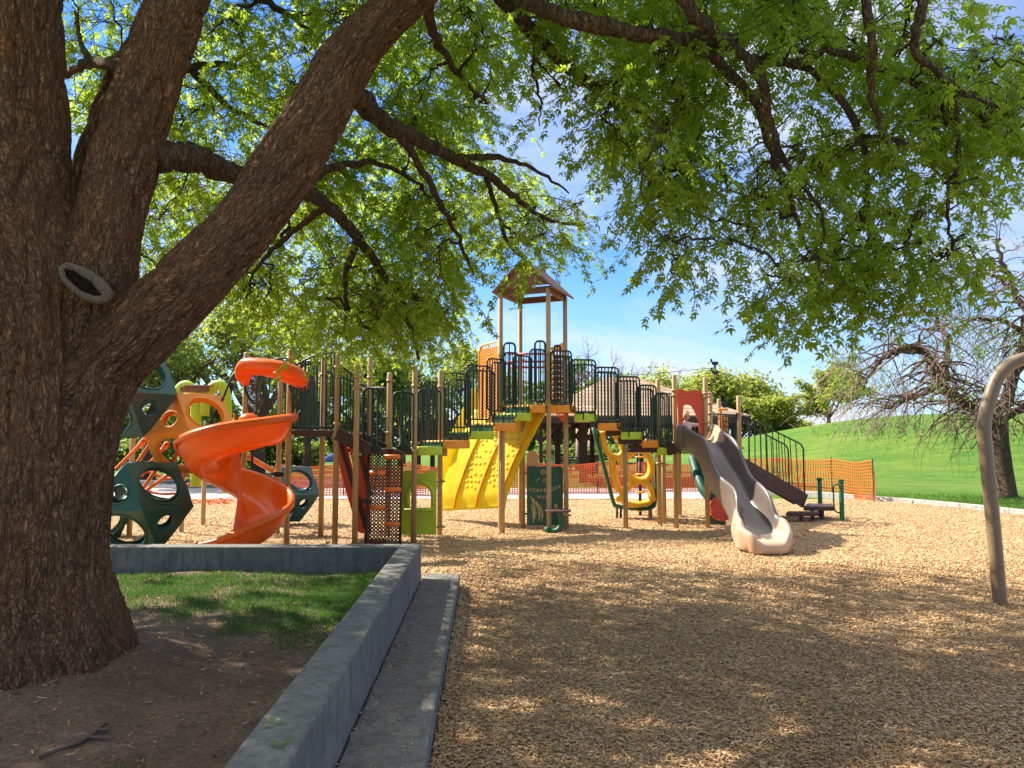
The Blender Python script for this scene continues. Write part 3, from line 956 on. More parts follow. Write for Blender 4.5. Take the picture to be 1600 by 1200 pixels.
for k in range(40):  # unseen sprays added off to the left to shade wall and ledge
    p = V((rng.uniform(-8.4, -5.4), rng.uniform(6.0, 8.2), rng.uniform(4.6, 7.0)))
    pr = proj(p)
    if pr and pr[0] > -80: continue
    clusters.append((p, rng.uniform(.45, .7), 14, .235))
for k in range(62):  # unseen high layer of sprays, added to shade the near wood chips
    p = V((rng.uniform(-8.0, -1), rng.uniform(6.0, 9.8), rng.uniform(6.8, 9.4)))
    pr = proj(p)
    if pr and pr[1] > -90: continue
    clusters.append((p, rng.uniform(.45, .7), 15, .235))
for k in range(64):  # unseen sprays overhead, added to darken the right-hand canopy
    p = V((rng.uniform(-4.2, 2.6), rng.uniform(4.5, 8.6), rng.uniform(6.2, 8.4)))
    pr = proj(p)
    if pr and pr[1] > -110: continue
    if (p - V((0, 0, H))).length < 5.2: continue
    clusters.append((p, rng.uniform(.45, .7), 15, .235))

skp = np.array([tuple(p) for p, r in sk]); skr = np.array([r for p, r in sk])
LP, LD, LN, LS = [], [], [], []
tw = MB()
d0_ = [float(np.min(np.linalg.norm(skp - np.array(c_[0]), axis=1))) for c_ in clusters]
clusters = [clusters[i_] for i_ in sorted(range(len(clusters)), key=lambda q_: d0_[q_])]
for (c, rad, ns, size) in clusters:
    ca = np.array(c)
    dd = np.linalg.norm(skp - ca, axis=1) + np.maximum(0, ca[2] - skp[:, 2]) * .6 + rng.uniform(0, .15)
    i = int(np.argmin(dd)); s0 = V(skp[i]); far = (c - s0).length
    pr = proj(c); vis = pr and -80 < pr[0] < 1680 and pr[1] > -80
    if far < 3.2 and far > .05:
        mid = s0.lerp(c, .5) + V((rng.gauss(0, .1), rng.gauss(0, .1), .16 * far + rng.gauss(0, .06)))
        pth = smoothpath([s0, mid, c], 5)
        for q in range(1, len(pth) - 1): pth[q] += V((rng.gauss(0, .02), rng.gauss(0, .02), rng.gauss(0, .02)))
        r0 = min(.02 + .006 * far, skr[i] * .8)
        rl_ = lerpl([max(r0, .009), .009, .0045], len(pth))
        tw.tube(pth, rl_, 5 if vis else 3, cap=False)
        skp = np.vstack([skp, np.array([tuple(q) for q in pth[3:]])]); skr = np.concatenate([skr, np.array(rl_[3:])])
    else:
        pth = [c]
    for s_ in range(ns):
        o_ = V((rng.gauss(0, 1), rng.gauss(0, 1), rng.gauss(0, .75))); o_ = o_ * (rad * .62)
        p1 = c + o_
        st_ = pth[rng.randrange(len(pth) // 2, len(pth))]
        hang = V((o_.x, o_.y, 0)); hang = hang.normalized() if hang.length > 1e-3 else V((1, 0, 0))
        dr = (hang * rng.uniform(.25, .9) + V((rng.gauss(0, .3), rng.gauss(0, .3), -rng.uniform(.35, 1.1)))).normalized()
        Ln = rng.uniform(.22, .42)
        p2 = p1 + dr * Ln
        if vis and rng.random() < (.45 if c.y < 6.7 else .8): tw.tube([st_, st_.lerp(p1, .55) + V((rng.gauss(0, .03), rng.gauss(0, .03), .05)), p1, p2], [.0042, .0034, .0026, .0012], 3, cap=False)
        side = dr.cross(V((0, 0, 1)))
        side = side.normalized() if side.length > .05 else V((1, 0, 0))
        nl = rng.randint(6, 9) if vis else 6
        for q in range(nl):
            f_ = (q + .6) / nl; sg = 1 if q % 2 else -1
            pos = p1 + dr * Ln * f_
            if size > .15:   # unseen leaves, oversized for denser shade, are dropped where they show
                pq_ = proj(pos)
                if pq_ and -80 < pq_[0] < 1680 and pq_[1] > -90: continue
            ld = (side * sg * rng.uniform(.4, 1) + dr * rng.uniform(.3, .9) + V((rng.gauss(0, .3), rng.gauss(0, .3), -rng.uniform(.0, .7)))).normalized()
            nn = (V((rng.gauss(0, .45), rng.gauss(0, .45), 1))); nn = (nn - ld * nn.dot(ld)).normalized()
            LP.append(tuple(pos)); LD.append(tuple(ld)); LN.append(tuple(nn)); LS.append(size * rng.uniform(.6, 1.2))


def leaflet(o, ang, ln, wd, z0):
    ca, sa = math.cos(ang), math.sin(ang)
    pts = [(0, 0, 0), (.38 * ln, wd, -.02), (.38 * ln, 0, .03), (.38 * ln, -wd, -.02), (.72 * ln, wd * .62, -.06 * ln), (.7 * ln, 0, -.03 * ln), (.72 * ln, -wd * .62, -.06 * ln), (ln, 0, -.24 * ln)]
    return [(o + p[0] * ca - p[1] * sa, p[0] * sa + p[1] * ca, p[2] + z0) for p in pts]


lt = []
lt_tri = [(0, 2, 1), (0, 3, 2), (1, 2, 5), (1, 5, 4), (2, 3, 5), (3, 6, 5), (4, 5, 7), (5, 6, 7)]
for (o, a, ln, wd) in ((.40, 0, .64, .125), (.36, 46, .54, .105), (.36, -46, .54, .105), (.14, 62, .38, .08), (.14, -62, .38, .08)):
    lt.append(leaflet(o, R(a), ln, wd, -.04 if a else 0))
tplv = np.array([p for q in lt for p in q], np.float32)
tplf = np.array([[i + 8 * k for i in f] for k in range(5) for f in lt_tri])


def leaf_cloud(name, P, D, Nn, S, mat, parent, v=tplv, f=tplf):
    P = np.array(P, np.float32); D = np.array(D, np.float32); Nn = np.array(Nn, np.float32); S = np.array(S, np.float32)
    B = np.cross(Nn, D)
    vv = (P[:, None] + S[:, None, None] * (v[None, :, 0:1] * D[:, None] + v[None, :, 1:2] * B[:, None] + v[None, :, 2:3] * Nn[:, None])).reshape(-1, 3)
    ff = (f[None] + (np.arange(len(P)) * len(v))[:, None, None]).reshape(-1, f.shape[1])
    o = np_mesh(name, vv, ff, mat, None, False)
    if parent: parent_to(o, parent)
    return o


bb.build('branches', M['bark_far'], tree, True)
tw.build('twigs', M['twig'], tree, True)
leaf_cloud('crown', LP, LD, LN, LS, M['leaf'], tree)
print('leaves', len(LP), 'clusters', len(clusters))

# two green sprigs fallen on the wall top
for i, (px, py) in enumerate(((427, 1131), (439, 1164))):
    p = gp(px, py, ZT + .006)
    P_, D_, N_, S_ = [], [], [], []
    for k in range(3):
        a = 2.1 * k + i
        P_.append((p.x, p.y, p.z + .006)); D_.append((math.cos(a), math.sin(a), .25)); N_.append((-.25 * math.cos(a), -.25 * math.sin(a), 1)); S_.append(.045)
    sprig = leaf_cloud('fallen_leaf', P_, D_, N_, S_, M['leaf_right'], None)
    tag(sprig, ['small fresh green leaf sprig lying on the wall top, the farther one', 'small fresh green leaf sprig lying on the wall top, the nearer one'][i], 'leaf', 'green leaves fallen on the wall')

yy = nr.uniform(3.2, 8.9, 2600); xx = XBN - .035 * yy + np.abs(nr.normal(0, .05, 2600)) + .008
chips('ledge_chips', np.stack([xx, yy], 1), (.028 + .03 * np.exp(-((xx - XBN + .035 * yy) / .05) ** 2) * nr.uniform(0, 1, 2600)).astype(np.float32), nr.uniform(.025, .045, 2600), M['chip'], 'wood chips drifted along the foot of the ledge', 'wood chips', 9)
P_, D_, N_, S_ = [], [], [], []
for k in range(70):
    y = rng.uniform(3.6, 10); x = rng.uniform(-.2, .66 * y)
    if x < XBN - .03 * y: continue
    a = rng.uniform(0, 6.28); P_.append((x, y, mz(x, y) + .025)); D_.append((math.cos(a), math.sin(a), rng.uniform(-.1, .2))); N_.append((rng.gauss(0, .25), rng.gauss(0, .25), 1)); S_.append(rng.uniform(.03, .06))
tag(leaf_cloud('leaf_litter', P_, D_, N_, S_, M['leaf_right'], None), 'few small green leaves scattered on the wood chips', 'leaf litter', kind='stuff')

# longer grass where the lawn meets the kerb
n = 70000; tt = nr.uniform(0, 1, n); ky = np.array([p.y for p in kp]); kx = np.array([p.x for p in kp])
order = np.argsort(ky); yv = nr.uniform(ky.min() - .5, ky.max(), n); xv = np.interp(yv, ky[order], kx[order]) + .12 + np.abs(nr.exponential(1.6, n))
okm = xv < .75 * yv + 1; xv, yv = xv[okm], yv[okm]; n = len(xv)
zv = np.array([hill(float(a), float(c)) for a, c in zip(xv, yv)], np.float32) - .065
hg = nr.uniform(.05, .13, n); wv_ = nr.uniform(.006, .012, n); an = nr.uniform(0, 6.283, n); ln_ = hg * nr.uniform(.1, .8, n); la = nr.uniform(0, 6.283, n)
Pq = np.zeros((n, 3, 3), np.float32)
Pq[:, 0] = np.stack([xv - wv_ * np.cos(an), yv - wv_ * np.sin(an), zv], 1); Pq[:, 1] = np.stack([xv + wv_ * np.cos(an), yv + wv_ * np.sin(an), zv], 1); Pq[:, 2] = np.stack([xv + ln_ * np.cos(la), yv + ln_ * np.sin(la), zv + hg], 1)
tag(np_mesh('grass', Pq.reshape(-1, 3), np.arange(3 * n).reshape(n, 3), M['lawn_blade']), 'blades of lawn grass beyond the kerb', 'grass', kind='stuff')

# ---------------------------------------------------------------- the big play structure (bolted together: one thing)
PS = empty('play_structure', (0, 14.5, 0), 'large multicoloured playground structure with roofed tower, slides and stepped bridges on tan posts', 'playground structure')
PR = .046


def part(b, name, mat, label=None, smooth=False, parent=PS, **k):
    o = b.build(name, mat, parent, smooth, **k)
    if label: o['label'] = label
    return o


def post_at(base, ztop, rings=(), r=PR, name='post', mat=None, parent=PS):
    b = MB(); b.post(V((base.x, base.y, -.05)), ztop + .05, r)
    for z in rings:
        b.tube([V((base.x, base.y, z - .022)), V((base.x, base.y, z + .022))], r * 1.28, 14)
        b.box((base.x + r * 1.5, base.y - r * .3, z), (.05, .035, .035))
    return part(b, name, mat or M['tan_post'], None, False, parent)


def zpx(py, d): return at(800, py, d).z


PB = {}
def post(key, px, py, top, rings=(), d=None):
    g = gp(px, py) if d is None else None
    if d is not None:
        q = at(px, py, d); g = V((q.x, d, 0))
    PB[key] = g
    o = post_at(g, zpx(top, g.y), [zpx(q, g.y) for q in rings])
    for p_ in o.data.polygons: p_.use_smooth = True
    return o


def shade_auto(o, ang=40):
    me = o.data
    me.polygons.foreach_set('use_smooth', [True] * len(me.polygons))
    try: me.set_sharp_from_angle(angle=R(ang))
    except Exception: pass


post('P1', 378, 845, 550, (600,)); post('P2', 447.5, 852, 545, (560, 680)); post('P3', 433, 835, 566); post('P5', 501, 840, 556, (585,))
post('P4', 523, 853, 552, (574, 662, 680)); post('P6', 554, 855, 568, (589, 606, 677, 710)); post('P7', 573, 846, 710)
post('P8', 575, 832, 558, (590,)); post('P9', 606, 838, 582, (595, 676)); post('P10', 646, 848, 570, (603, 692, 705))
post('P11', 687, 836, 577, (604, 752, 823))
post('S1', 785, 832, 668); post('S2', 817, 823, 653, (740, 803)); post('S3', 885, 826, 643, (665, 805)); post('S4', 978, 824.5, 690, (702,))
post('R1', 1016, 809, 700, (724,)); post('R2', 1031, 820, 592, (616, 724)); post('R3', 1038, 817, 700, (726,)); post('R4', 1057, 823.5, 585, (610, 618, 692, 703))
post('R5', 1062.5, 806, 640); post('R6', 1106, 824.5, 589, (615, 620, 660)); post('R7', 1113, 818, 612, (630, 646)); post('R8', 1126.5, 800, 623); post('R9', 1158, 812, 618, (646, 700))
TF = {'FR': V((.70, 14.66, 0)), 'FL': V((-.225, 15.08, 0)), 'BR': V((1.09, 15.62, 0)), 'BL': V((.175, 16.02, 0))}
ZDK = 2.34
zt_ = {'FR': 447, 'FL': 458, 'BR': 466, 'BL': 470}
ZRF = zpx(449, 14.66)
for k, g in TF.items():
    o = post_at(g, ZRF, (ZDK + .02, ZDK + 1.02)); shade_auto(o)

# ---- tower roof
e1 = (TF['FR'] - TF['FL']); e2 = (TF['BR'] - TF['FR'])
u1 = e1.normalized(); u2 = e2.normalized(); ctr = (TF['FR'] + TF['BL']) / 2
hw = e1.length / 2 + .13; hl = e2.length / 2 + .12
ZR = zpx(411, 15.0)
def rp_(a, b_, z): return V((ctr.x, ctr.y, 0)) + u1 * a + u2 * b_ + V((0, 0, z))
roof = empty('roof', (ctr.x, ctr.y, ZRF)); parent_to(roof, PS)
for sgn in (-1, 1):
    b = MB()
    nb = 7
    for i in range(nb):  # boards running along the slope edge
        f0, f1 = i / nb, (i + 1) / nb - .0015
        q = [rp_(sgn * hw * f0, -hl, ZR + (ZRF - .05 - ZR) * f0), rp_(sgn * hw * f0, hl, ZR + (ZRF - .05 - ZR) * f0), rp_(sgn * hw * f1, hl, ZR + (ZRF - .05 - ZR) * f1), rp_(sgn * hw * f1, -hl, ZR + (ZRF - .05 - ZR) * f1)]
        nrm = (q[1] - q[0]).cross(q[3] - q[0]).normalized() * (-.035 * sgn)
        b.add(q + [p + nrm for p in q], [(0, 1, 2, 3), (7, 6, 5, 4), (0, 4, 5, 1), (1, 5, 6, 2), (2, 6, 7, 3), (3, 7, 4, 0)])
    b.build('roof_slope', M['brown_mid'], roof)
for sgn in (-1, 1):
    b = MB(); b.beam(rp_(-hw + .1, sgn * (hl - .16), ZRF - .03), rp_(hw - .1, sgn * (hl - .16), ZRF - .03), .05, .13)
    b.build('rim_beam', M['brown_mid'], roof)
    b = MB(); b.beam(rp_(sgn * (hw - .15), -hl + .2, ZRF - .03), rp_(sgn * (hw - .15), hl - .2, ZRF - .03), .05, .12)
    b.build('rim_beam', M['brown_mid'], roof)
b = MB()
o_ = rp_(0, -hl + .06, ZRF + .05)
b.prism([(-hw * .88, 0), (hw * .88, 0), (0, (ZR - ZRF) * .88 - .06)], o_, u1, V((0, 0, 1)), u2 * .03)
b.build('gable_panel', M['brown_mid'], roof)

# ---- decks
def deck(keys, z, th=.09, name='deck', extra=0.0, mat=None):
    pts = [PB[k] if k in PB else TF[k] for k in keys]
    c = sum(pts, V((0, 0, 0))) / len(pts)
    pts = [c + (p - c) * (1 + extra) for p in pts]
    b = MB(); b.prism([(p.x, p.y) for p in pts], (0, 0, z - th), (1, 0, 0), (0, 1, 0), (0, 0, th))
    return part(b, name, mat or M['brown_metal'], bevel=.01)


ZL = zpx(672, PB['P2'].y); ZM = 1.545; ZRD = 1.60
deck(['P2', 'P4', 'P5', 'P3', 'P1'], ZL, .10)
deck(['P6', 'P10', 'P11', 'P9', 'P8'], ZM, .09)
deck(['FR', 'BR', 'BL', 'FL'], ZDK, .10)
deck(['R4', 'R6', 'R9', 'R8', 'R5'], ZRD, .10)


# ---- railings
def rounded(A, B, za0, za1, zb0, zb1, r=.11, n=4):
    """closed rounded outline between verticals at A and B"""
    A = V((A.x, A.y, 0)); B = V((B.x, B.y, 0)); d = (B - A); Lh = d.length; d.normalize()
    pts = []
    cs = [(0, za0), (Lh, zb0), (Lh, zb1), (0, za1)]
    for i in range(4):
        p0 = V((cs[i - 1][0], cs[i - 1][1])); p1 = V((cs[i][0], cs[i][1])); p2 = V((cs[(i + 1) % 4][0], cs[(i + 1) % 4][1]))
        a = (p0 - p1); bb_ = (p2 - p1); rr = min(r, a.length * .4, bb_.length * .4); a.normalize(); bb_.normalize()
        for k in range(n + 1):
            t = k / n
            q = p1 + a * rr * (1 - t) ** 2 + bb_ * rr * t * t
            pts.append(A + d * q.x + V((0, 0, q.y)))
    return pts


def rail(A, B, z0, z1, n, zb0=None, zb1=None, r=.017, rb=.012, label=None, name='railing', mat=None, corner=.085):
    b = MB()
    zb0 = z0 if zb0 is None else zb0; zb1 = z1 if zb1 is None else zb1
    b.tube(rounded(A, B, z0, z1, zb0, zb1, corner), r, 8, closed=True)
    for i in range(1, n + 1):
        t = i / (n + 1); p = V(A).lerp(V(B), t)
        b.tube([V((p.x, p.y, z0 + (zb0 - z0) * t)), V((p.x, p.y, z1 + (zb1 - z1) * t))], rb, 6, cap=False)
    return part(b, name, mat or M['green_metal'], label, True)


def arch_rail(A, B, z0, tops, n, zb0=None, name='railing', r=.018):
    b = MB(); zb0 = z0 if zb0 is None else zb0
    K = 24; tl = []
    path = smoothpath([V((i, 0, t)) for i, t in enumerate(tops)], 8)
    for i in range(K + 1):
        t = i / K; q = path[int(t * (len(path) - 1))]
        p = V(A).lerp(V(B), t); tl.append(V((p.x, p.y, q.z)))
    b.tube(tl, r, 8)
    p0 = V((A.x, A.y, z0)); p1 = V((B.x, B.y, zb0)); b.tube([p0, p1], r, 8)
    b.tube([p0, tl[0]], r, 6); b.tube([p1, tl[-1]], r, 6)
    for i in range(1, n):
        t = i / n; b.tube([p0.lerp(p1, t), tl[int(round(t * K))]], .011, 6, cap=False)
    return part(b, name, M['green_metal'], None, True)


P = PB
d = P['P2'].y
# arched panels of the left tower
arch_rail(P['P2'] + V((.06, 0, 0)), P['P4'] - V((.05, 0, 0)), ZL + .04, [zpx(572, d), zpx(563, d), zpx(556, d), zpx(553, d), zpx(552, d)], 10)
arch_rail(P['P4'] + V((.05, 0, 0)), P['P6'] - V((.05, 0, 0)), zpx(659, d), [zpx(574, d), zpx(580, d), zpx(590, d)], 4, zpx(671, d))
arch_rail(P['P3'] + V((-.5, .2, 0)), P['P3'] + V((.15, .1, 0)), ZL + .04, [zpx(574, 13.8), zpx(563, 13.8), zpx(557, 13.8), zpx(556, 13.8)], 8)
arch_rail(P['P3'] + V((.2, .1, 0)), P['P5'] + V((0, .06, 0)), ZL + .04, [zpx(566, 13.6), zpx(562, 13.6), zpx(566, 13.6)], 8)
arch_rail(P['P5'] + V((.06, 0, 0)), P['P8'], ZL - .05, [zpx(582, 13.6), zpx(592, 13.6), zpx(604, 13.6)], 8, ZM + .2)
# low bridge railings
g = P['P6']; rail(V((g.x + .08, g.y + .1, 0)), V((at(589, 700, g.y + .15).x, g.y + .2, 0)), ZM + .02, zpx(606, g.y), 2)
rail(at(614, 700, 12.75), at(645, 700, 12.8), ZM + .03, zpx(613, 12.8), 4)
rail(at(653, 700, 12.9), at(688, 700, 13.3), ZM + .08, zpx(608, 12.9), 5)
rail(at(628, 700, 13.9), at(668, 700, 14.2), ZM + .06, zpx(610, 13.9), 6)
rail(at(660, 700, 14.2), at(700, 690, 14.6), ZM + .1, zpx(606, 14.2), 6)
rail(at(560, 700, 14.2), at(603, 700, 13.9), ZM + .06, zpx(606, 14.0), 5)
# steel support feet beneath the bridge rails
for (x, dd_) in ((583, 12.5), (630, 12.75)):
    q = at(x, 703, dd_ - .06); b = MB()
    b.prism([(-.13, 0), (.15, 0), (.12, .05), (.05, .11), (-.05, .11), (-.10, .05)], V((q.x, q.y, ZM - .03)), (1, 0, 0), (0, 0, 1), (0, .05, 0))
    b.tube([V((q.x - .02, q.y + .02, ZM)), V((q.x - .02, q.y + .02, ZM + .98))], .024, 8)
    part(b, 'support_bracket', M['green_metal'])

# ramp from the left deck down to the low bridge
b = MB()
for (dx, dy) in ((0.0, -.05), (.1, .75)):
    b = MB(); b.beam(V((P['P4'].x + .02 + dx, P['P4'].y + dy, ZL - .06)), V((P['P6'].x + .22 + dx, P['P6'].y + dy + .1, ZM - .02)), .05, .2)
    part(b, 'ramp_stringer', M['brown_metal'])
b = MB()
for i in range(4):
    t = (i + .5) / 4
    b.box((P['P4'].x + .1 + t * .42, P['P4'].y + .38, ZL - .04 + (ZM - ZL) * t), (.14, .78, .03))
part(b, 'ramp_tread', M['brown_metal'])
# brown guard board beyond the low bridge (far stringer)
b = MB(); b.beam(at(566, 660, 14.3), at(606, 684, 14.3), .05, .12); b.box(at(592, 694, 14.32), (.44, .05, .22)); part(b, 'skirt_panel', M['brown_metal'])

# sloping orange side panel of the ramp climber
b = MB()
pts = [at(517, 690, 12.9), at(530, 690, 12.9), at(575, 800, 13.2), at(572, 835, 13.2), at(555, 830, 13.2)]
def sheet(b, pts, w): b.add(list(pts) + [p + V(w) for p in pts], [tuple(range(len(pts))), tuple(range(2 * len(pts) - 1, len(pts) - 1, -1))] + [(i, i + len(pts), (i + 1) % len(pts) + len(pts), (i + 1) % len(pts)) for i in range(len(pts))])
sheet(b, [at(519, 682, 12.8), at(538, 682, 12.8), at(577, 836, 13.0), at(560, 832, 13.0), at(543, 778, 12.95), at(535, 748, 12.9)], (0, .04, 0))
sheet(b, [at(543, 690, 12.7), at(562, 702, 12.7), at(575, 712, 12.8), at(579, 830, 12.95), at(573, 830, 12.95)], (0, .04, 0))
part(b, 'side_panel', M['red_orange'], 'orange sloping triangular side panel', bevel=.008)
b = MB(); b.beam(at(531, 690, 12.72), at(572, 826, 12.9), .05, .07); b.beam(at(563, 708, 12.62), at(579, 775, 12.8), .045, .06)
part(b, 'climber_frame', M['brown_metal'])

# perforated climbing panel with orange grips
A = at(577, 706, 12.62); Bq = at(628, 706, 12.62); lo = at(576, 858, 12.45)
U = V((Bq.x - A.x, 0, 0)); W = lo - A; W.x = 0
b = MB(); b.perforated(A, U, W, 9, 28, .52, n=10)
pan = part(b, 'climbing_panel', M['brown_metal'], 'dark brown perforated climbing panel with orange grips', solid=.02)
fr = MB(); fr.tube([A + V((-.01, 0, 0)), A + W + V((-.01, 0, 0))], .018, 6); fr.tube([A + U + V((.01, 0, 0)), A + U + W + V((.01, 0, 0))], .018, 6)
fr.tube(smoothpath([A - V((.02, 0, .02)), A + U * .3 + V((0, 0, .035)), A + U * .7 + V((0, 0, .035)), A + U + V((.02, 0, -.02))], 4), .022, 6); fr.build('frame', M['brown_metal'], pan, True)
for (px, py) in ((613, 714), (590, 739), (614, 765), (590, 793), (613, 819), (590, 846)):
    q = at(px, py, 12.5); b = MB(); b.tube([q - V((.13, 0, 0)), q - V((.125, 0, 0)), q + V((.125, 0, 0)), q + V((.13, 0, 0))], [.02, .04, .04, .02], 10)
    b.build('grip', M['orange'], pan, True)
# chain hanging by the panel
b = MB(); b.tube(smoothpath([at(596, 640, 12.55), at(593, 700, 12.5), at(583, 770, 12.4), at(576, 800, 12.4)], 6), .007, 5); part(b, 'cable', M['black'])
b = MB(); b.box(at(571, 783, 12.35), (.09, .05, .07)); b.tube([at(563, 783, 12.35), at(580, 783, 12.35)], .018, 8); part(b, 'clamp', M['black'])

# lime playhouse panel with arched window
dl = 13.1
A = at(628, 738, dl); Wd = at(682, 738, dl).x - A.x; Hh = A.z - .10
b = MB()
n = 20; cx, cw = Wd * .54, Wd * .30; sill = Hh * .43; spring = Hh * .62
inn = [(cx - cw, sill)] + [(cx + cw, sill)]
arch = [(cx + cw * math.cos(R(a)), spring + cw * 1.05 * math.sin(R(a))) for a in range(0, 181, 12)]
hole = [(cx - cw, sill), (cx + cw, sill)] + arch
O = V((A.x, dl, .10)); ux_ = V((1, 0, 0)); uz_ = V((0, 0, 1))
def strip(b, outer, inner, O, u, v, w):
    b.add([O + u * p[0] + v * p[1] for p in outer + inner] + [O + u * p[0] + v * p[1] + w for p in outer + inner],
          sum([[(i, (i + 1) % len(outer), len(outer) + (i + 1) % len(outer), len(outer) + i), (2 * len(outer) + i, 3 * len(outer) + i, 3 * len(outer) + (i + 1) % len(outer), 2 * len(outer) + (i + 1) % len(outer)),
                (i, 2 * len(outer) + i, 2 * len(outer) + (i + 1) % len(outer), (i + 1) % len(outer)),
                (len(outer) + i, len(outer) + (i + 1) % len(outer), 3 * len(outer) + (i + 1) % len(outer), 3 * len(outer) + i)] for i in range(len(outer))], []))
def proj_rect(p, c, x0, x1, y0, y1):
    dx, dy = p[0] - c[0], p[1] - c[1]; t = 1e9
    if dx > 1e-6: t = min(t, (x1 - c[0]) / dx)
    if dx < -1e-6: t = min(t, (x0 - c[0]) / dx)
    if dy > 1e-6: t = min(t, (y1 - c[1]) / dy)
    if dy < -1e-6: t = min(t, (y0 - c[1]) / dy)
    return (c[0] + dx * t, c[1] + dy * t)
cc = (cx, (sill + spring) / 2)
ho = []
for i in range(len(hole)):
    p, q = hole[i], hole[(i + 1) % len(hole)]
    for k in range(4): ho.append((p[0] + (q[0] - p[0]) * k / 4, p[1] + (q[1] - p[1]) * k / 4))
# add true corners by angle
def add_corners(hl_, c, x0, x1, y0, y1):
    ang = lambda p: math.atan2(p[1] - c[1], p[0] - c[0])
    base = [(ang(p), p) for p in hl_]
    for cnr in ((x0, y0), (x1, y0), (x1, y1), (x0, y1)):
        a = ang(cnr)
        j = min(range(len(base)), key=lambda i: abs((base[i][0] - a + math.pi) % (2 * math.pi) - math.pi)); base[j] = (base[j][0], base[j][1], cnr)
    outer = []; inner = []
    for q in base:
        inner.append(q[1]); outer.append(q[2] if len(q) == 3 else proj_rect(q[1], c, x0, x1, y0, y1))
    return outer, inner
ou, iq = add_corners(ho, cc, 0, Wd, 0, Hh)
ou = [(p[0], p[1] + (.03 * math.sin(p[0] / Wd * 9) if p[1] > Hh * .98 else 0)) for p in ou]
strip(b, ou, iq, O, ux_, uz_, V((0, .07, 0)))
part(b, 'playhouse_panel', M['lime'], 'lime green panel with an arched window', bevel=.01)
b = MB(); rim = [O + ux_ * (cc[0] + (p[0] - cc[0]) * 1.22) + uz_ * (cc[1] + (p[1] - cc[1]) * 1.14) - V((0, .01, 0)) for p in ho if p[1] > sill + .02]
b.tube(rim, .03, 8); b.tube([O + V((.05, -.015, sill - .03)), O + V((Wd - .05, -.015, sill - .03))], .028, 8); part(b, 'window_rim', M['lime'], None, True)
for py in (752, 823):
    b = MB(); b.tube([at(680, py, dl + .1), at(690, py, P['P11'].y)], .018, 8); part(b, 'clamp_arm', M['brown_metal'])

# ---- stepped bridges
def steps(lst, acr, depthw, side):
    """lst: (xL, xR, ytop, dL, dR, colour) near edges"""
    acr = V(acr)
    for i, (xl, xr, y, dl_, dr_, colr) in enumerate(lst):
        a = at(xl, y, dl_); c = at(xr, y, dr_); z = (a.z + c.z) / 2; a.z = c.z = z
        a2, c2 = a + acr * depthw, c + acr * depthw
        b = MB()
        nseg = 10
        front = [a.lerp(c, k / nseg) + (-acr) * (.05 * math.sin(math.pi * k / nseg)) for k in range(nseg + 1)]
        back = [c2, a2]
        top = front + back
        zc = V((0, 0, .145)); n_ = len(top)
        b.add(top + [p - zc for p in top], [tuple(range(n_ - 1, -1, -1)), tuple(range(n_, 2 * n_))] + [(k, (k + 1) % n_, n_ + (k + 1) % n_, n_ + k) for k in range(n_)])
        o = part(b, 'step', M['lime'] if colr == 'g' else M['step_orange'], 'lime green step' if colr == 'g' else 'orange step', bevel=.02, seg=3)


acrL = (-.66, .75, 0)
LS_ = [(653, 692, 698, 12.95, 13.25, 'g'), (694, 735, 688, 13.25, 13.6, 'o'), (735, 773, 674, 13.6, 13.95, 'g'), (773, 807, 661, 13.95, 14.3, 'o'), (806, 831, 645.5, 14.3, 14.5, 'g'), (830, 853, 632.5, 14.45, 14.6, 'o')]
steps(LS_, acrL, .72, -1)
acrR = (.10, 1.0, 0)
RS_ = [(858, 900, 633, 14.62, 14.66, 'o'), (897, 934, 646.5, 14.66, 14.72, 'g'), (934, 971, 661, 14.72, 14.8, 'o'), (970, 1004, 675, 14.8, 14.86, 'g'), (1003, 1029, 688, 14.88, 14.95, 'o'), (1027, 1044, 699.5, 14.95, 15.02, 'g')]
steps(RS_, acrR, .72, 1)
# riser plates
for (x0, x1, y0, y1, dd_, mt) in ((946, 970, 669, 681, 14.95, 'brown_metal'), (966, 1002, 682, 694, 14.98, 'brown_metal'), (981, 1027, 695, 707, 15.05, 'brown_metal'), (922, 935, 657, 668, 14.9, 'pod_green')):
    a = at(x0, y1, dd_); c = at(x1, y0, dd_); b = MB(); b.box(((a.x + c.x) / 2, dd_, (a.z + c.z) / 2), (abs(c.x - a.x), .03, abs(c.z - a.z))); part(b, 'riser_plate', M[mt], bevel=.006)
for i, (xl, xr, y, dl_, dr_, _) in enumerate(LS_[1:]):
    a = at(xl, y, dl_); b = MB(); q = a + V(acrL) * .36
    b.beam(V((a.x, a.y, a.z - .11)) + V(acrL) * .06, V((a.x, a.y, a.z - .11)) + V(acrL) * .7, .03, .16); part(b, 'riser_plate', M['pod_green'])
b = MB(); a = at(694, 706, 13.3); b.box((a.x - .02, 13.4, a.z), (.13, .1, .15)); part(b, 'end_block', M['tan_post'], bevel=.01)

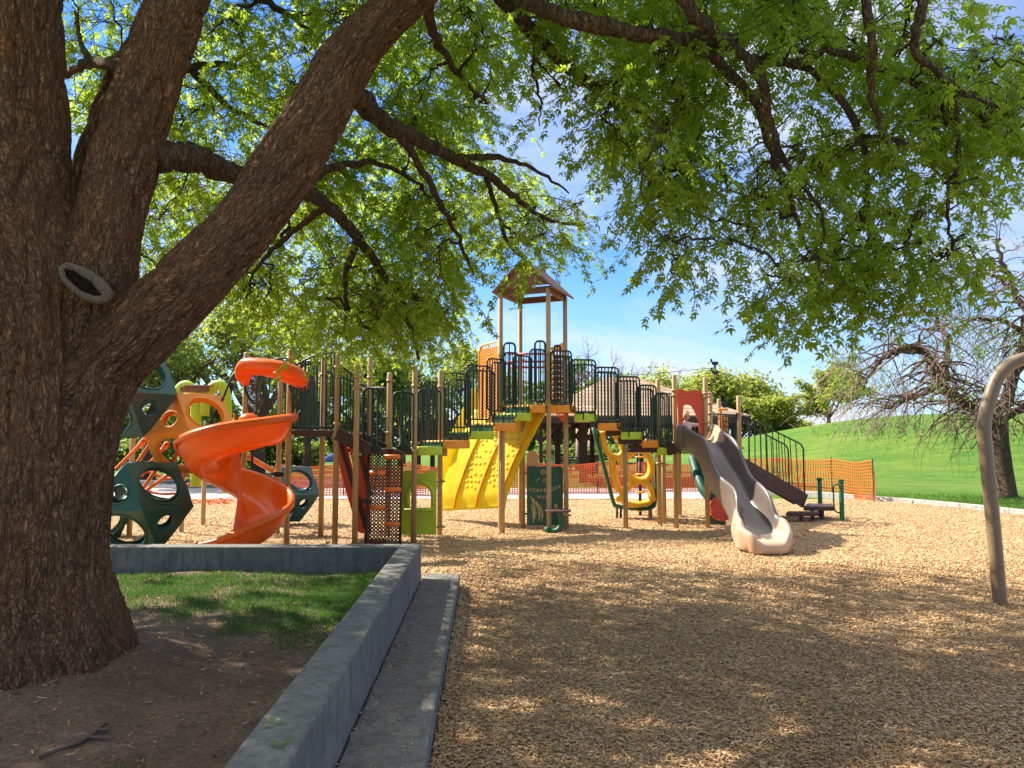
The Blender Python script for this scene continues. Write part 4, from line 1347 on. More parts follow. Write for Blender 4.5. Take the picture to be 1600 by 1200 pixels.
tops_L = [(700, 735, 682, 593, 13.3, 13.55), (727, 772, 667, 579, 13.6, 13.95), (768, 806, 654, 567, 13.95, 14.25), (802, 830, 640, 556, 14.25, 14.5), (828, 852, 627, 546, 14.5, 14.6)]
for (x0, x1, yb, yt, da, db) in tops_L:
    A_, B_ = at(x0, yb, da), at(x1, yb, db)
    zb_ = (A_.z + B_.z) / 2; zt2 = zpx(yt, (da + db) / 2)
    rail(V((A_.x, A_.y, 0)), V((B_.x, B_.y, 0)), zb_, zt2, 6)
    f = V(acrL) * .76
    rail(V((A_.x, A_.y, 0)) + f, V((B_.x, B_.y, 0)) + f, zb_, zt2, 6)
    b = MB(); m_ = (A_ + B_) / 2; b.tube([V((m_.x, m_.y, zb_)), V((m_.x, m_.y, zb_ - .16))], .016, 6); part(b, 'rail_foot', M['green_metal'])
tops_R = [(861, 893, 629, 548, 14.58), (892, 931, 643.5, 562, 14.62), (930, 967, 658, 574, 14.7), (965, 1000, 671, 588.5, 14.76), (998, 1026, 684, 602, 14.85), (1024, 1045, 696, 614, 14.95)]
for (x0, x1, yb, yt, da) in tops_R:
    A_, B_ = at(x0, yb, da), at(x1, yb, da + .05); zb_ = A_.z; zt2 = zpx(yt, da)
    rail(V((A_.x, A_.y, 0)), V((B_.x, B_.y, 0)), zb_, zt2, 6)
    f = V(acrR) * .78
    rail(V((A_.x, A_.y, 0)) + f, V((B_.x, B_.y, 0)) + f, zb_, zt2 - .02, 6)
    b = MB(); m_ = (A_ + B_) / 2; b.tube([V((m_.x, m_.y, zb_)), V((m_.x, m_.y, zb_ - .15))], .016, 6); part(b, 'rail_foot', M['green_metal'])
# tall hoops beside the tower posts
for (x0, x1, yb, yt, dd_) in ((787, 805, 628, 536, 15.0), (836, 852, 628, 533, 14.7), (866, 876, 628, 540, 15.0)):
    rail(V((at(x0, yb, dd_).x, dd_, 0)), V((at(x1, yb, dd_).x, dd_, 0)), zpx(yb, dd_), zpx(yt, dd_), 1, r=.02, corner=.16)
# red bars of the far tower barrier
b = MB()
for py in (553, 565, 574): b.tube([at(794, py, 16.05), at(866, py, 15.75)], .022, 8)
part(b, 'barrier_bars', M['red'], 'red horizontal bars at the back of the tower', True)

# orange perforated panels of the tower
b = MB(); A = at(749, 655, 15.75); C_ = at(779, 655, 15.1); W_ = V((0, 0, zpx(545, 15.75) - A.z)); W2 = zpx(533, 15.1) - C_.z
b.perforated(A + V((0, 0, .03)), V((C_.x - A.x, C_.y - A.y, 0)), W_ * .97, 9, 22, .62, n=8, shape='rect')
pn = part(b, 'mesh_panel', M['amber'], 'amber perforated guard panel left of the tower', solid=.025)
b = MB(); b.tube([V((A.x, A.y, A.z)), A + W_ * .94, A + W_ + (V((C_.x - A.x, C_.y - A.y, 0))) * .12 + V((0, 0, .05)), V((C_.x, C_.y, zpx(533, 15.1))), V((C_.x, C_.y, A.z))], .028, 8, closed=True); b.build('frame', M['amber'], pn, True)
b = MB(); A = at(861, 624, 15.3); C_ = at(880, 624, 15.5)
b.perforated(A, V((C_.x - A.x, C_.y - A.y, 0)), V((0, 0, 1.0)), 4, 9, .55, n=8, shape='rect')
b.prism([(0, 0), (1, 0), (1, .16), (0, .03)], A + V((0, 0, 1.0)), V((C_.x - A.x, C_.y - A.y, 0)), V((0, 0, 1)), V((0, .02, 0)))
part(b, 'mesh_panel', M['amber'], 'amber perforated guard panel right of the tower', solid=.02)
# orange net triangle beneath the right landing
a0, a1, a2 = at(862, 638, 14.8), at(884, 638, 14.75), at(883, 662, 14.8)
b = MB()
for i in range(6):
    t = i / 6
    b.tube([a0.lerp(a2, t), a1.lerp(a2, t)], .011, 5); b.tube([a0.lerp(a1, t), a2.lerp(a1, t) if i else a2], .011, 5)
b.tube([a0, a1, a2], .02, 6, closed=True)
part(b, 'net_triangle', M['orange'])

# ---- yellow climbing wall
TR, TL, BR, BL = at(853, 640, 14.95), at(742, 640, 16.2), at(783, 793, 15.2), at(680, 798, 16.5)
nrm = (TR - TL).cross(BL - TL).normalized()
if nrm.y > 0: nrm = -nrm
def cw(u, v, off=0.0):
    p = TL.lerp(TR, u).lerp(BL.lerp(BR, u), v)
    bulge = .09 * math.sin(math.pi * min(1, v * 1.02)) 
    k = -.05 * smooth01((v - .85) / .15)
    return p + nrm * (bulge + k + off)
b = MB(); b.grid(lambda u, v: cw(u, v), 40, 40)
OFFW = 1 if (cw(.51, .5) - cw(.5, .5)).cross(cw(.5, .51) - cw(.5, .5)).dot(nrm) < 0 else -1
wallp = part(b, 'climbing_wall', M['yellow'], 'yellow sloping moulded climbing wall with orange bands', True, solid=.06, offset=OFFW)
for u in (.27, .60, .93):
    b = MB(); b.tube([cw(u, .02 + .96 * k / 24, .012) for k in range(25)], .034, 8, flat=.5); b.build('band', M['step_orange'], wallp, True)
rr = random.Random(3)
def cwn(u, v):
    a = cw(u + .01, v) - cw(u, v); c = cw(u, v + .01) - cw(u, v); n_ = a.cross(c).normalized()
    return n_ if n_.dot(nrm) > 0 else -n_
b = MB()
for (u0, u1) in ((.31, .56), (.64, .89)):
    for i in range(13):
        for j in range(4):
            u = u0 + (u1 - u0) * (j + .5 + (.25 if i % 2 else -.25) + rr.uniform(-.22, .22)) / 4; v = .06 + .78 * (i + rr.uniform(-.25, .25)) / 13
            if rr.random() < .12: continue
            c = cw(u, v); n_ = cwn(u, v); uu = (cw(u + .01, v) - c).normalized(); vv_ = n_.cross(uu)
            vs_ = []
            for (h_, r_) in ((-.01, .042), (.009, .035), (.013, .022)):
                for k in range(10):
                    a_ = 2 * math.pi * k / 10; vs_.append(c + uu * math.cos(a_) * r_ * 1.15 + vv_ * math.sin(a_) * r_ * .8 + n_ * h_)
            fs_ = [(q * 10 + k, q * 10 + (k + 1) % 10, q * 10 + 10 + (k + 1) % 10, q * 10 + 10 + k) for q in range(2) for k in range(10)] + [tuple(20 + k for k in range(10))]
            b.add(vs_, fs_)
o = b.build('handhold', M['yellow'], wallp, True); o['kind'] = 'stuff'
# lime-yellow flank rising behind the rails
b = MB(); sheet(b, [at(683, 792, 16.6), at(694, 700, 16.3), at(722, 640, 16.3), at(738, 606, 16.3), at(746, 612, 16.3), at(746, 645, 16.3), at(712, 720, 16.4), at(697, 796, 16.5)], (.0, .10, 0))
part(b, 'wall_flank', M['yellow'], None, bevel=.02)

# ---- scavenger hunt panel
dp = 14.92
a = at(823, 728, dp); c = at(880, 821, dp)
w_ = c.x - a.x; h_ = a.z - c.z
b = MB(); b.prism([(0, 0), (w_, 0), (w_, h_ * .96), (w_ * .93, h_), (w_ * .8, h_ * .985), (w_ * .55, h_), (w_ * .3, h_ * .985), (0, h_)], V((a.x, dp, c.z)), (1, 0, 0), (0, 0, 1), (0, .025, 0))
pan = part(b, 'activity_panel', M['panel_green'], 'dark green scavenger hunt panel with engraved plants', bevel=.005)
def text(s, loc, size, mat, parent, rotz=0, tilt=0, depth=.004, name='lettering'):
    cu = bpy.data.curves.new(name, 'FONT'); cu.body = s; cu.size = size; cu.extrude = depth; cu.align_x = 'CENTER'; cu.align_y = 'CENTER'
    t_ = bpy.data.objects.new('tmp_text', cu); COL.objects.link(t_)
    dg_ = bpy.context.evaluated_depsgraph_get(); dg_.update(); me_ = bpy.data.meshes.new_from_object(t_.evaluated_get(dg_)); me_.name = name
    bpy.data.objects.remove(t_, do_unlink=True)
    rot = Matrix.Translation(loc) @ Matrix.Rotation(rotz, 4, 'Z') @ Matrix.Rotation(R(90), 4, 'X') @ Matrix.Rotation(tilt, 4, 'Z')
    me_.transform(rot); return mesh_obj(name, me_, mat, parent)
word = 'SCAVENGER'
for i, ch in enumerate(word):
    t = (i - 4) / 4
    text(ch, V((a.x + w_ * (.5 + .40 * t), dp - .004, c.z + h_ * (.625 - .035 * (1 - t * t) + .02 * t))), .088, M['cream'], pan, 0, .12 * t)
for i, ch in enumerate('HUNT'): text(ch, V((a.x + w_ * (.5 + .27 * (i - 1.5) / 1.5 * .62), dp - .004, c.z + h_ * .475)), .085, M['cream'], pan)
b = MB()
def eng(pts, r=.006): b.tube([V((a.x + w_ * p[0], dp - .001, c.z + h_ * p[1])) for p in pts], r, 5)
for (x0, y0, x1, y1, bend) in ((.10, .50, .22, .12, .05), (.16, .46, .32, .08, .09), (.12, .36, .18, .05, .03), (.26, .4, .40, .06, .08), (.80, .36, .9, .2, -.04)):
    b = MB(); pth = [(x0 + (x1 - x0) * t + bend * math.sin(3.1 * t), y0 + (y1 - y0) * t) for t in [k / 10 for k in range(11)]]; eng(pth)
    for k in range(2, 9):
        p = pth[k]; eng([p, (p[0] - .045, p[1] + .018)], .004); eng([p, (p[0] + .045, p[1] + .022)], .004)
    b.build('leaf_engraving', M['cream'], pan, True)
b = MB()
eng([(.46 + .07 * math.cos(t), .90 + .045 * math.sin(t)) for t in [k * .35 for k in range(19)]], .005)
b.build('flower_engraving', M['cream'], pan, True); b = MB(); eng([(.46 + .035 * math.cos(t), .90 + .022 * math.sin(t)) for t in [k * .35 for k in range(19)]], .005)
b.build('flower_engraving', M['cream'], pan, True)
for k in range(9):
    b = MB(); eng([(.28 + .045 * k, .745 + .03 * math.sin(k)), (.30 + .045 * k, .775 + .03 * math.sin(k * 1.7))], .005); b.build('grass_engraving', M['cream'], pan, True)
b = MB(); q = at(832, 716, 15.1); b.prism([(-.115, -.22), (.115, -.22), (.115, .02)] + [(.115 * math.cos(R(t)), .02 + .13 * math.sin(R(t))) for t in range(15, 180, 15)] + [(-.115, .02)], q, (1, 0, 0), (0, 0, 1), (0, .03, 0))
part(b, 'round_top_panel', M['peach'], 'peach panel with a rounded top', bevel=.008)

# ---- seat bolted to the tower post
q = TF['FR'] + V((.16, -.22, 0)); zs = zpx(798, q.y)
b = MB(); b.tube([V((q.x, q.y, zs - .014)), V((q.x, q.y, zs - .008)), V((q.x, q.y, zs + .012)), V((q.x, q.y, zs + .018))], [.235, .245, .245, .235], 28)
seat = part(b, 'seat', M['brown_metal'], 'round brown seat on a curved green arm', False)
b = MB(); b.tube(smoothpath([V((q.x + .03, q.y, zs - .01)), V((q.x + .06, q.y, zs - .16)), V((q.x + .04, q.y - .02, zs - .30)), V((q.x - .06, q.y, zs - .37)), V((q.x - .18, q.y + .05, zs - .36))], 6), lerpl([.062, .055, .05, .045, .05], 25), 12)
b.box((q.x - .2, q.y + .06, zs - .36), (.10, .14, .1)); b.build('seat_arm', M['grab_green'], seat, True)

# ---- golden loop climber in a green frame
dC = 16.9
gc = empty('loop_climber', at(985, 790, dC)); parent_to(gc, PS); gc['label'] = 'golden moulded climber with round openings in a green frame'
b = MB(); b.tube(smoothpath([at(927, 668, dC - .3), at(944, 730, dC - .15), at(958, 783, dC), at(966, 791, dC), at(1000, 795, dC), at(1016, 793, dC), at(1023, 785, dC), at(1026, 740, dC - .1), at(1027, 690, dC - .2)], 5), .075, 10, flat=.6); b.build('frame', M['grab_green'], gc, True)
def loop(pts, r, nm='loop'):
    b = MB(); P_ = smoothpath([at(x, y, dC - .06 + (790 - y) * -.002) for x, y in pts] + [at(pts[0][0], pts[0][1], dC - .06 + (790 - pts[0][1]) * -.002)], 5)[:-1]
    b.tube(P_, r, 12, closed=True, flat=.75); b.build(nm, M['yelloworange'], gc, True)
loop([(940, 676), (955, 676), (969, 690), (973, 706), (962, 714), (948, 705)], .085)
loop([(955, 714), (968, 716), (979, 738), (984, 758), (970, 766), (962, 752)], .10)
loop([(981, 712), (998, 702), (1013, 712), (1018, 732), (1010, 748), (993, 750), (980, 740), (975, 724)], .10)
loop([(972, 772), (985, 758), (1004, 752), (1017, 764), (1017, 782), (1000, 788), (978, 787)], .09)
for x in (967, 1019):
    q = at(x, 779, dC - .22); b = MB(); b.tube([q, q + V((0, -.05, 0)), q + V((0, -.06, 0))], [.075, .075, .055], 16); b.build('cap', M['yelloworange'], gc, True)
b = MB()
for x in (964, 970): b.tube([at(x, 793, dC), V((at(x, 793, dC).x, dC, -.02))], .025, 8)
b.build('foot', M['green_metal'], gc, True)

# pole with orange discs
q = gp(1000.5, 806); b = MB(); b.tube([q - V((0, 0, .05)), V((q.x, q.y, zpx(702, q.y)))], .032, 10); pd = part(b, 'disc_pole', M['black'], 'black pole with small orange discs', True)
for py in (714, 741, 769, 797):
    z = zpx(py, q.y); b = MB(); b.tube([V((q.x, q.y, z - .02)), V((q.x, q.y, z - .012)), V((q.x, q.y, z + .012)), V((q.x, q.y, z + .02))], [.09, .11, .11, .09], 16); b.build('disc', M['step_orange'], pd, True)

# ---- two-tone moulded wave slide
def m_twotone():
    t = NT('slide_two_tone'); a = t.n('Attribute', attribute_name='tone')
    nzv = t.noise(t.coord('Object'), 5, 4, .6)
    f = t.math('ADD', a.outputs['Fac'], t.math('MULTIPLY', t.math('SUBTRACT', nzv, .5), .10))
    f = t.ramp(f, [(.46, (0, 0, 0)), (.54, (1, 1, 1))])
    g = t.ramp(t.noise(t.coord('Object', (1, 1, 1)), 2.5, 5, .6), [(.3, (.10, .078, .066)), (.7, (.145, .112, .095))])
    be = t.ramp(t.noise(t.coord('Object'), 2.0, 4, .6), [(.3, (.46, .29, .18)), (.7, (.53, .345, .225))])
    col = t.mix(f, g, be)
    return t.done(t.pbr(col, .34, t.bump(t.noise(t.coord('Object'), 120, 2), .1, .002)))


M['slide_grey'] = m_twotone()
cpts = smoothpath([V((3.56, 15.05, 1.66)), V((3.62, 14.6, 1.66)), V((3.70, 14.15, 1.47)), V((3.76, 13.7, 1.14)), V((3.83, 13.2, .80)), V((3.88, 12.7, .50)), V((3.88, 12.38, .30)), V((3.89, 12.1, .20)), V((3.90, 11.86, .17))], 10)
prof = [(-.415, -.16), (-.42, .10), (-.405, .27), (-.37, .325), (-.325, .30), (-.29, .17), (-.24, .06), (-.15, .008), (0, 0), (.15, .008), (.24, .06), (.29, .17), (.325, .30), (.37, .325), (.405, .27), (.42, .10), (.415, -.16)]
pf = smoothpath([V((p[0], p[1], 0)) for p in prof], 2)
nu_ = len(cpts) - 1; vs = []; tone = []
for i, c in enumerate(cpts):
    s_ = i / nu_
    t_ = (cpts[min(i + 1, nu_)] - cpts[max(i - 1, 0)]).normalized()
    side = V((1, .0, 0)); side = (side - t_ * side.dot(t_)).normalized(); up_ = side.cross(t_); up_ = up_ if up_.z > 0 else -up_
    wv = 1 + .07 * math.sin(s_ * 19 + .6); hv = (1 + .22 * math.sin(s_ * 21 + 1.4)) * (1 - .52 * smooth01((s_ - .70) / .3)) * (.8 + .2 * smooth01(s_ / .12))
    wd = (.86 - .14 * smooth01(s_ / .3) + .40 * smooth01((s_ - .66) / .3)) * wv
    if s_ > .84: wd *= 1 - .24 * ((s_ - .84) / .16) ** 2.5
    for q in pf:
        lat = q.x / .42
        v_ = c + side * q.x * wd + up_ * (q.y * (hv if q.y > 0 else (1 if s_ < .85 else 1)))
        vs.append(v_)
        thr = .96 - .18 * smooth01((abs(lat - .08) - .15) / .6) - (.03 if lat < 0 else .0)
        thr += .05 * math.sin(lat * 9 + 1)
        tn = .5 + (s_ - thr) * 4
        if lat > .45: tn = max(tn, .5 + (.20 - s_ + .04 * math.sin(lat * 20)) * 4)
        tone.append(max(0, min(1, tn)))
m_ = len(pf)
fs = [(i * m_ + j, i * m_ + j + 1, (i + 1) * m_ + j + 1, (i + 1) * m_ + j) for i in range(nu_) for j in range(m_ - 1)]
# rolled lip closing the exit
base = nu_ * m_
lip0 = len(vs)
for j in range(m_):
    p = vs[base + j]; lt_ = (j / (m_ - 1) - .5) * 2; vs.append(V((p.x + (3.93 - p.x) * .10, p.y - .05 - .17 * (1 - abs(lt_) ** 2.2), max(.015, p.z - .03)))); tone.append(1)
for j in range(m_):
    p = vs[lip0 + j]; vs.append(V((p.x + (3.93 - p.x) * .12, p.y + .04, -.03))); tone.append(1)
fs += [(base + j, base + j + 1, lip0 + j + 1, lip0 + j) for j in range(m_ - 1)] + [(lip0 + j, lip0 + j + 1, lip0 + m_ + j + 1, lip0 + m_ + j) for j in range(m_ - 1)]
b = MB(); b.add(vs, fs)
sl_o = part(b, 'wave_slide', M['slide_grey'], 'grey and beige moulded wave slide', True, solid=.02, offset=0, sub=1)
at_ = sl_o.data.attributes.new('tone', 'FLOAT', 'POINT'); at_.data.foreach_set('value', tone)

# red-orange arch panel over the slide top
dA = 15.05
a = at(1057, 653, dA)
def pz(px, py, d=dA): q = at(px, py, d); return (q.x, q.z)
outer = [(1056, 609), (1064, 608), (1074, 611), (1084, 609), (1096, 611), (1099, 612), (1099, 640), (1102, 668), (1108, 675), (1102, 682), (1094, 677), (1090, 655), (1085, 642), (1080, 634), (1074, 632), (1068, 634), (1067, 650), (1067, 676), (1069, 700), (1064, 704), (1060, 700), (1060, 650)]
b = MB(); b.prism([pz(*p) for p in reversed(outer)], (0, dA, 0), (1, 0, 0), (0, 0, 1), (0, .03, 0))
part(b, 'arch_panel', M['red_orange'], 'red-orange cut-out arch panel above the grey slide')
# railings and side details around the right deck
rail(P['R2'] + V((.05, 0, 0)), P['R4'] - V((.05, -.05, 0)), zpx(696, 15.2), zpx(614, 15.2), 5, corner=.05)
rail(P['R7'] + V((.05, .1, 0)), P['R9'] - V((.05, 0, 0)), ZRD + .06, zpx(647, 16), 8, corner=.03)
rail(P['R5'] + V((.1, .1, 0)), P['R8'], ZRD + .06, zpx(653, 18), 8, corner=.03)
b = MB(); A = at(1064, 697, 15.0); b.perforated(at(1042, 709, 15.0), V((.78, 0, 0)), V((0, 0, .19)), 16, 4, .45)
part(b, 'deck_edge', M['brown_metal'], 'brown perforated deck edge', solid=.02)
b = MB(); q = at(1046, 702, 15.02); b.tube([q - V((0, .03, 0)), q + V((0, .03, 0))], .12, 16); part(b, 'bracket', M['brown_metal'])
# talk tube and spinner game on the far side
q = at(1131, 632, 16.6); b = MB(); b.tube([q + V((0, .06, 0)), q - V((0, .0, 0)), q - V((0, .08, 0))], [.05, .07, .075], 16); part(b, 'talk_tube', M['black'])
b = MB()
for i in range(2):
    for j in range(3):
        q = at(1128 + 6 * i, 655 + 8 * j, 16.5); b.box(q, (.07, .07, .09))
b.tube([at(1126, 640, 16.55), at(1126, 672, 16.55)], .03, 8); b.tube([at(1122, 640, 16.5), at(1137, 640, 16.5)], .025, 8)
part(b, 'game_blocks', M['step_orange'], 'orange turning blocks game', bevel=.006)
# green tube slide at the back right and round red-orange plug
b = MB(); b.tube(smoothpath([at(1083, 715, 17.6), at(1090, 740, 17.3), at(1100, 765, 17.0), at(1118, 785, 16.8), at(1140, 800, 16.8)], 6), .12, 16); part(b, 'tube_slide', M['panel_green'], 'dark green slide behind the deck', True)
q = at(1128, 795, 15.2); b = MB(); b.tube([q + V((0, .1, 0)), q - V((0, .02, 0)), q - V((0, .05, 0))], [.24, .24, .2], 22, ); part(b, 'round_plug', M['red_orange'])
q = at(1119, 795, 15.5); b = MB(); b.box(q, (.36, .08, .62)); part(b, 'lower_panel', M['pod_green'], None, bevel=.02)

# ---- stairs down to the transfer platform
A0, A1 = at(1160, 727, 15.9), at(1258, 783, 16.5)
far = V((.12, 1.0, 0)) * .75
for k, off in enumerate((V((0, 0, 0)), far)):
    b = MB(); b.beam(A0 + off, A1 + off, .05, .30); part(b, 'stair_stringer', M['brown_metal'])
b = MB()
for i in range(6):
    t = (i + .5) / 6; c = A0.lerp(A1, t) + far * .5 - V((0, 0, .03)); b.box(c, (.26, .72, .03), Matrix.Rotation(math.atan2(far.y, far.x) - R(90), 3, 'Z'))
part(b, 'stair_tread', M['brown_metal'])
for k, (pts, n, dd_) in enumerate(((((1160, 649), (1252, 694), (1257, 770), (1160, 718)), 9, (15.9, 16.5)), (((1162, 661), (1229, 696), (1233, 757), (1162, 716)), 7, (16.7, 17.3)))):
    b = MB()
    T0, T1, B1, B0 = at(*pts[0], dd_[0]), at(*pts[1], dd_[1]), at(*pts[2], dd_[1]), at(*pts[3], dd_[0])
    T1b = V((B1.x, B1.y, T1.z - .05))
    b.tube(smoothpath([T0, T0.lerp(T1, .5), T0.lerp(T1, .93)], 2) + [T1 + V((-.01, 0, .0)), T1b + V((0, 0, -.05)), B1 - V((0, 0, .2))], .018, 8); b.tube([B0, B1], .016, 8)
    for i in range(1, n + 1):
        t = i / (n + 1); b.tube([T0.lerp(T1, t), B0.lerp(B1, t)], .011, 6, cap=False)
    part(b, 'stair_rail', M['green_metal'], None, True)
pl = [at(1257, 790, 16.2), at(1304, 789, 16.2)]
b = MB(); z_ = .30; b.prism([(at(1254, 790, 16.35).x, 16.3), (at(1303, 790, 16.3).x, 16.25), (at(1300, 790, 17.0).x, 17.0), (at(1262, 790, 17.1).x, 17.1)], (0, 0, z_ - .09), (1, 0, 0), (0, 1, 0), (0, 0, .09)); part(b, 'transfer_platform', M['brown_metal'], None, bevel=.01)
b = MB(); b.prism([(at(1228, 797, 15.9).x, 15.9), (at(1279, 797, 15.95).x, 15.95), (at(1279, 797, 16.25).x, 16.24), (at(1230, 797, 16.25).x, 16.22)], (0, 0, .13), (1, 0, 0), (0, 1, 0), (0, 0, .08)); part(b, 'transfer_step', M['brown_metal'], None, bevel=.01)
for (x, y) in ((at(1252, 800, 16.0).x, 16.0), (at(1270, 800, 16.3).x, 16.32), (at(1283, 800, 16.4).x, 16.35)):
    b = MB(); b.tube([V((x, y, -.03)), V((x, y, .22))], .045, 8); part(b, 'platform_leg', M['brown_metal'])

# ---- orange spiral slide
SC_ = V((-4.10, 11.5, 0))
ang_k = [6, -20, -90, -180, -270, -360, -432, -466, -500]
rim_k = [2.09, 2.06, 1.92, 1.60, 1.18, .79, .50, .43, .43]
def rimz(a):
    for i in range(len(ang_k) - 1):
        if ang_k[i] >= a >= ang_k[i + 1]:
            t = (ang_k[i] - a) / (ang_k[i] - ang_k[i + 1]); return rim_k[i] + (rim_k[i + 1] - rim_k[i]) * t
    return rim_k[-1]
rz_s = []
prof = [(.05, .80), (.06, .45), (.085, .2), (.15, .05), (.26, 0), (.44, -.02), (.60, .01), (.70, .10), (.76, .26), (.79, .39), (.82, .43), (.85, .40), (.84, .33)]
NA = 130; vs = []; m_ = len(prof)
for i in range(NA + 1):
    a = 6 - 470 * i / NA
    z0 = (rimz(a) + rimz(max(-500, a - 12)) + rimz(min(6, a + 12))) / 3 - .43
    s_ = i / NA
    for (r_, dz) in prof:
        k = 1.0
        h_ = dz
        if r_ < .2 and s_ < .32: h_ = dz * (.10 + .90 * smooth01((s_ - .17) / .2))
        if r_ > .6 and s_ > .86: h_ = dz * (1 - .35 * smooth01((s_ - .86) / .14))
        if r_ < .2 and s_ > .80: h_ = dz * (1 - .55 * smooth01((s_ - .8) / .2))
        rr_ = r_ + (.02 * math.sin(s_ * 24) if r_ > .75 else 0)
        if r_ > .3: rr_ *= 1 + .10 * smooth01((s_ - .8) / .2)
        vs.append(SC_ + V((math.cos(R(a)) * rr_, math.sin(R(a)) * rr_, max(z0 + h_, .06))))
fs = [(i * m_ + j, i * m_ + j + 1, (i + 1) * m_ + j + 1, (i + 1) * m_ + j) for i in range(NA) for j in range(m_ - 1)]
M['orange_slide'] = m_plastic('orange_slide_plastic', (.86, .155, .012), .24, .22, .06, 1.5)
b = MB(); b.add(vs, fs)
sp_o = part(b, 'spiral_slide', M['orange_slide'], 'glossy orange spiral slide', True, solid=.028, offset=0)
# rolled exit lip
last = [V(v) for v in vs[NA * m_:]]
b = MB(); b.tube(smoothpath(last, 3), .032, 8); b.build('exit_lip', M['orange_slide'], sp_o, True)
b = MB(); first = [V(v) for v in vs[:m_]]; b.tube(smoothpath(first[3:], 3), .03, 8); b.build('entry_lip', M['orange_slide'], sp_o, True)
# hood over the slide entrance
hp = smoothpath([at(384, 601, 12.3), at(380, 588, 12.05), at(386, 574, 11.95), at(405, 573, 11.85), at(430, 577, 11.8), at(452, 584, 11.85), at(466, 592, 11.95), at(462, 602, 12.1)], 5)
b = MB(); b.tube(hp, lerpl([.05, .13, .165, .17, .18, .20, .19, .06], len(hp)), 14, flat=.75)
part(b, 'slide_hood', M['orange_slide'], 'curved orange hood over the spiral slide entrance', True, sub=1)
b = MB()
for pts in ([(383, 592), (384, 612), (394, 627), (403, 634), (398, 645), (393, 652)], [(452, 600), (456, 612), (464, 628), (471, 640), (468, 645), (464, 652)]):
    b.tube(smoothpath([at(x, y, 12.3) for x, y in pts], 4), .022, 8)
part(b, 'hood_bracket', M['green_metal'], None, True)
b = MB(); b.perforated(at(386, 640, 12.5), V((.19, 0, 0)), V((0, 0, .6)), 6, 18, .6); part(b, 'entry_guard', M['brown_metal'], None, solid=.015)
b = MB(); b.perforated(at(455, 632, 12.45), V((.16, 0, 0)), V((0, 0, .34)), 5, 10, .6); part(b, 'entry_guard', M['green_metal'], None, solid=.015)
q = at(389, 652, 12.2); b = MB()
b.grid(lambda u, v: q + V((.17 * math.cos(2 * math.pi * u) * math.sin(math.pi * .5 * v), .13 * math.sin(2 * math.pi * u) * math.sin(math.pi * .5 * v), .13 * math.cos(math.pi * .5 * v) - .06)), 18, 6)
part(b, 'entry_bump', M['orange_slide'], None, True)
# clamps holding the slide to its post
for (x, y) in ((452, 796), (436, 741)):
    q = at(x, y, 12.3); b = MB(); b.box(q, (.13, .09, .08)); b.tube([q - V((.12, .0, -.01)), q + V((.09, 0, .01))], .022, 8); part(b, 'clamp', M['black'], None, bevel=.008)
b = MB(); b.tube([at(398, 742, 12.4), at(434, 741, 13.5)], .025, 8); part(b, 'support_arm', M['green_metal'])
b = MB(); b.tube(smoothpath([at(372, 577, 12.9), at(362, 590, 12.8), at(345, 630, 12.7), at(332, 655, 12.6), at(328, 672, 12.6), at(328, 690, 12.6)], 4), .02, 8); b.tube([at(394, 690, 12.9), at(394, 738, 12.9)], .02, 8); part(b, 'grab_rail', M['green_metal'], None, True)
b = MB(); q = at(475, 603, 14.6)
b.tube([q - V((0, .08, 0)), q - V((0, .06, 0)), q + V((0, .04, 0))], [.05, .10, .11], 16); part(b, 'bubble', M['red'], 'red bubble window on the back railing', True)
b = MB(); sheet(b, [at(470, 668, 14.6), at(470, 600, 14.6), at(490, 575, 14.6), at(500, 668, 14.6)], (0, .03, 0)); part(b, 'back_panel', M['panel_green'])

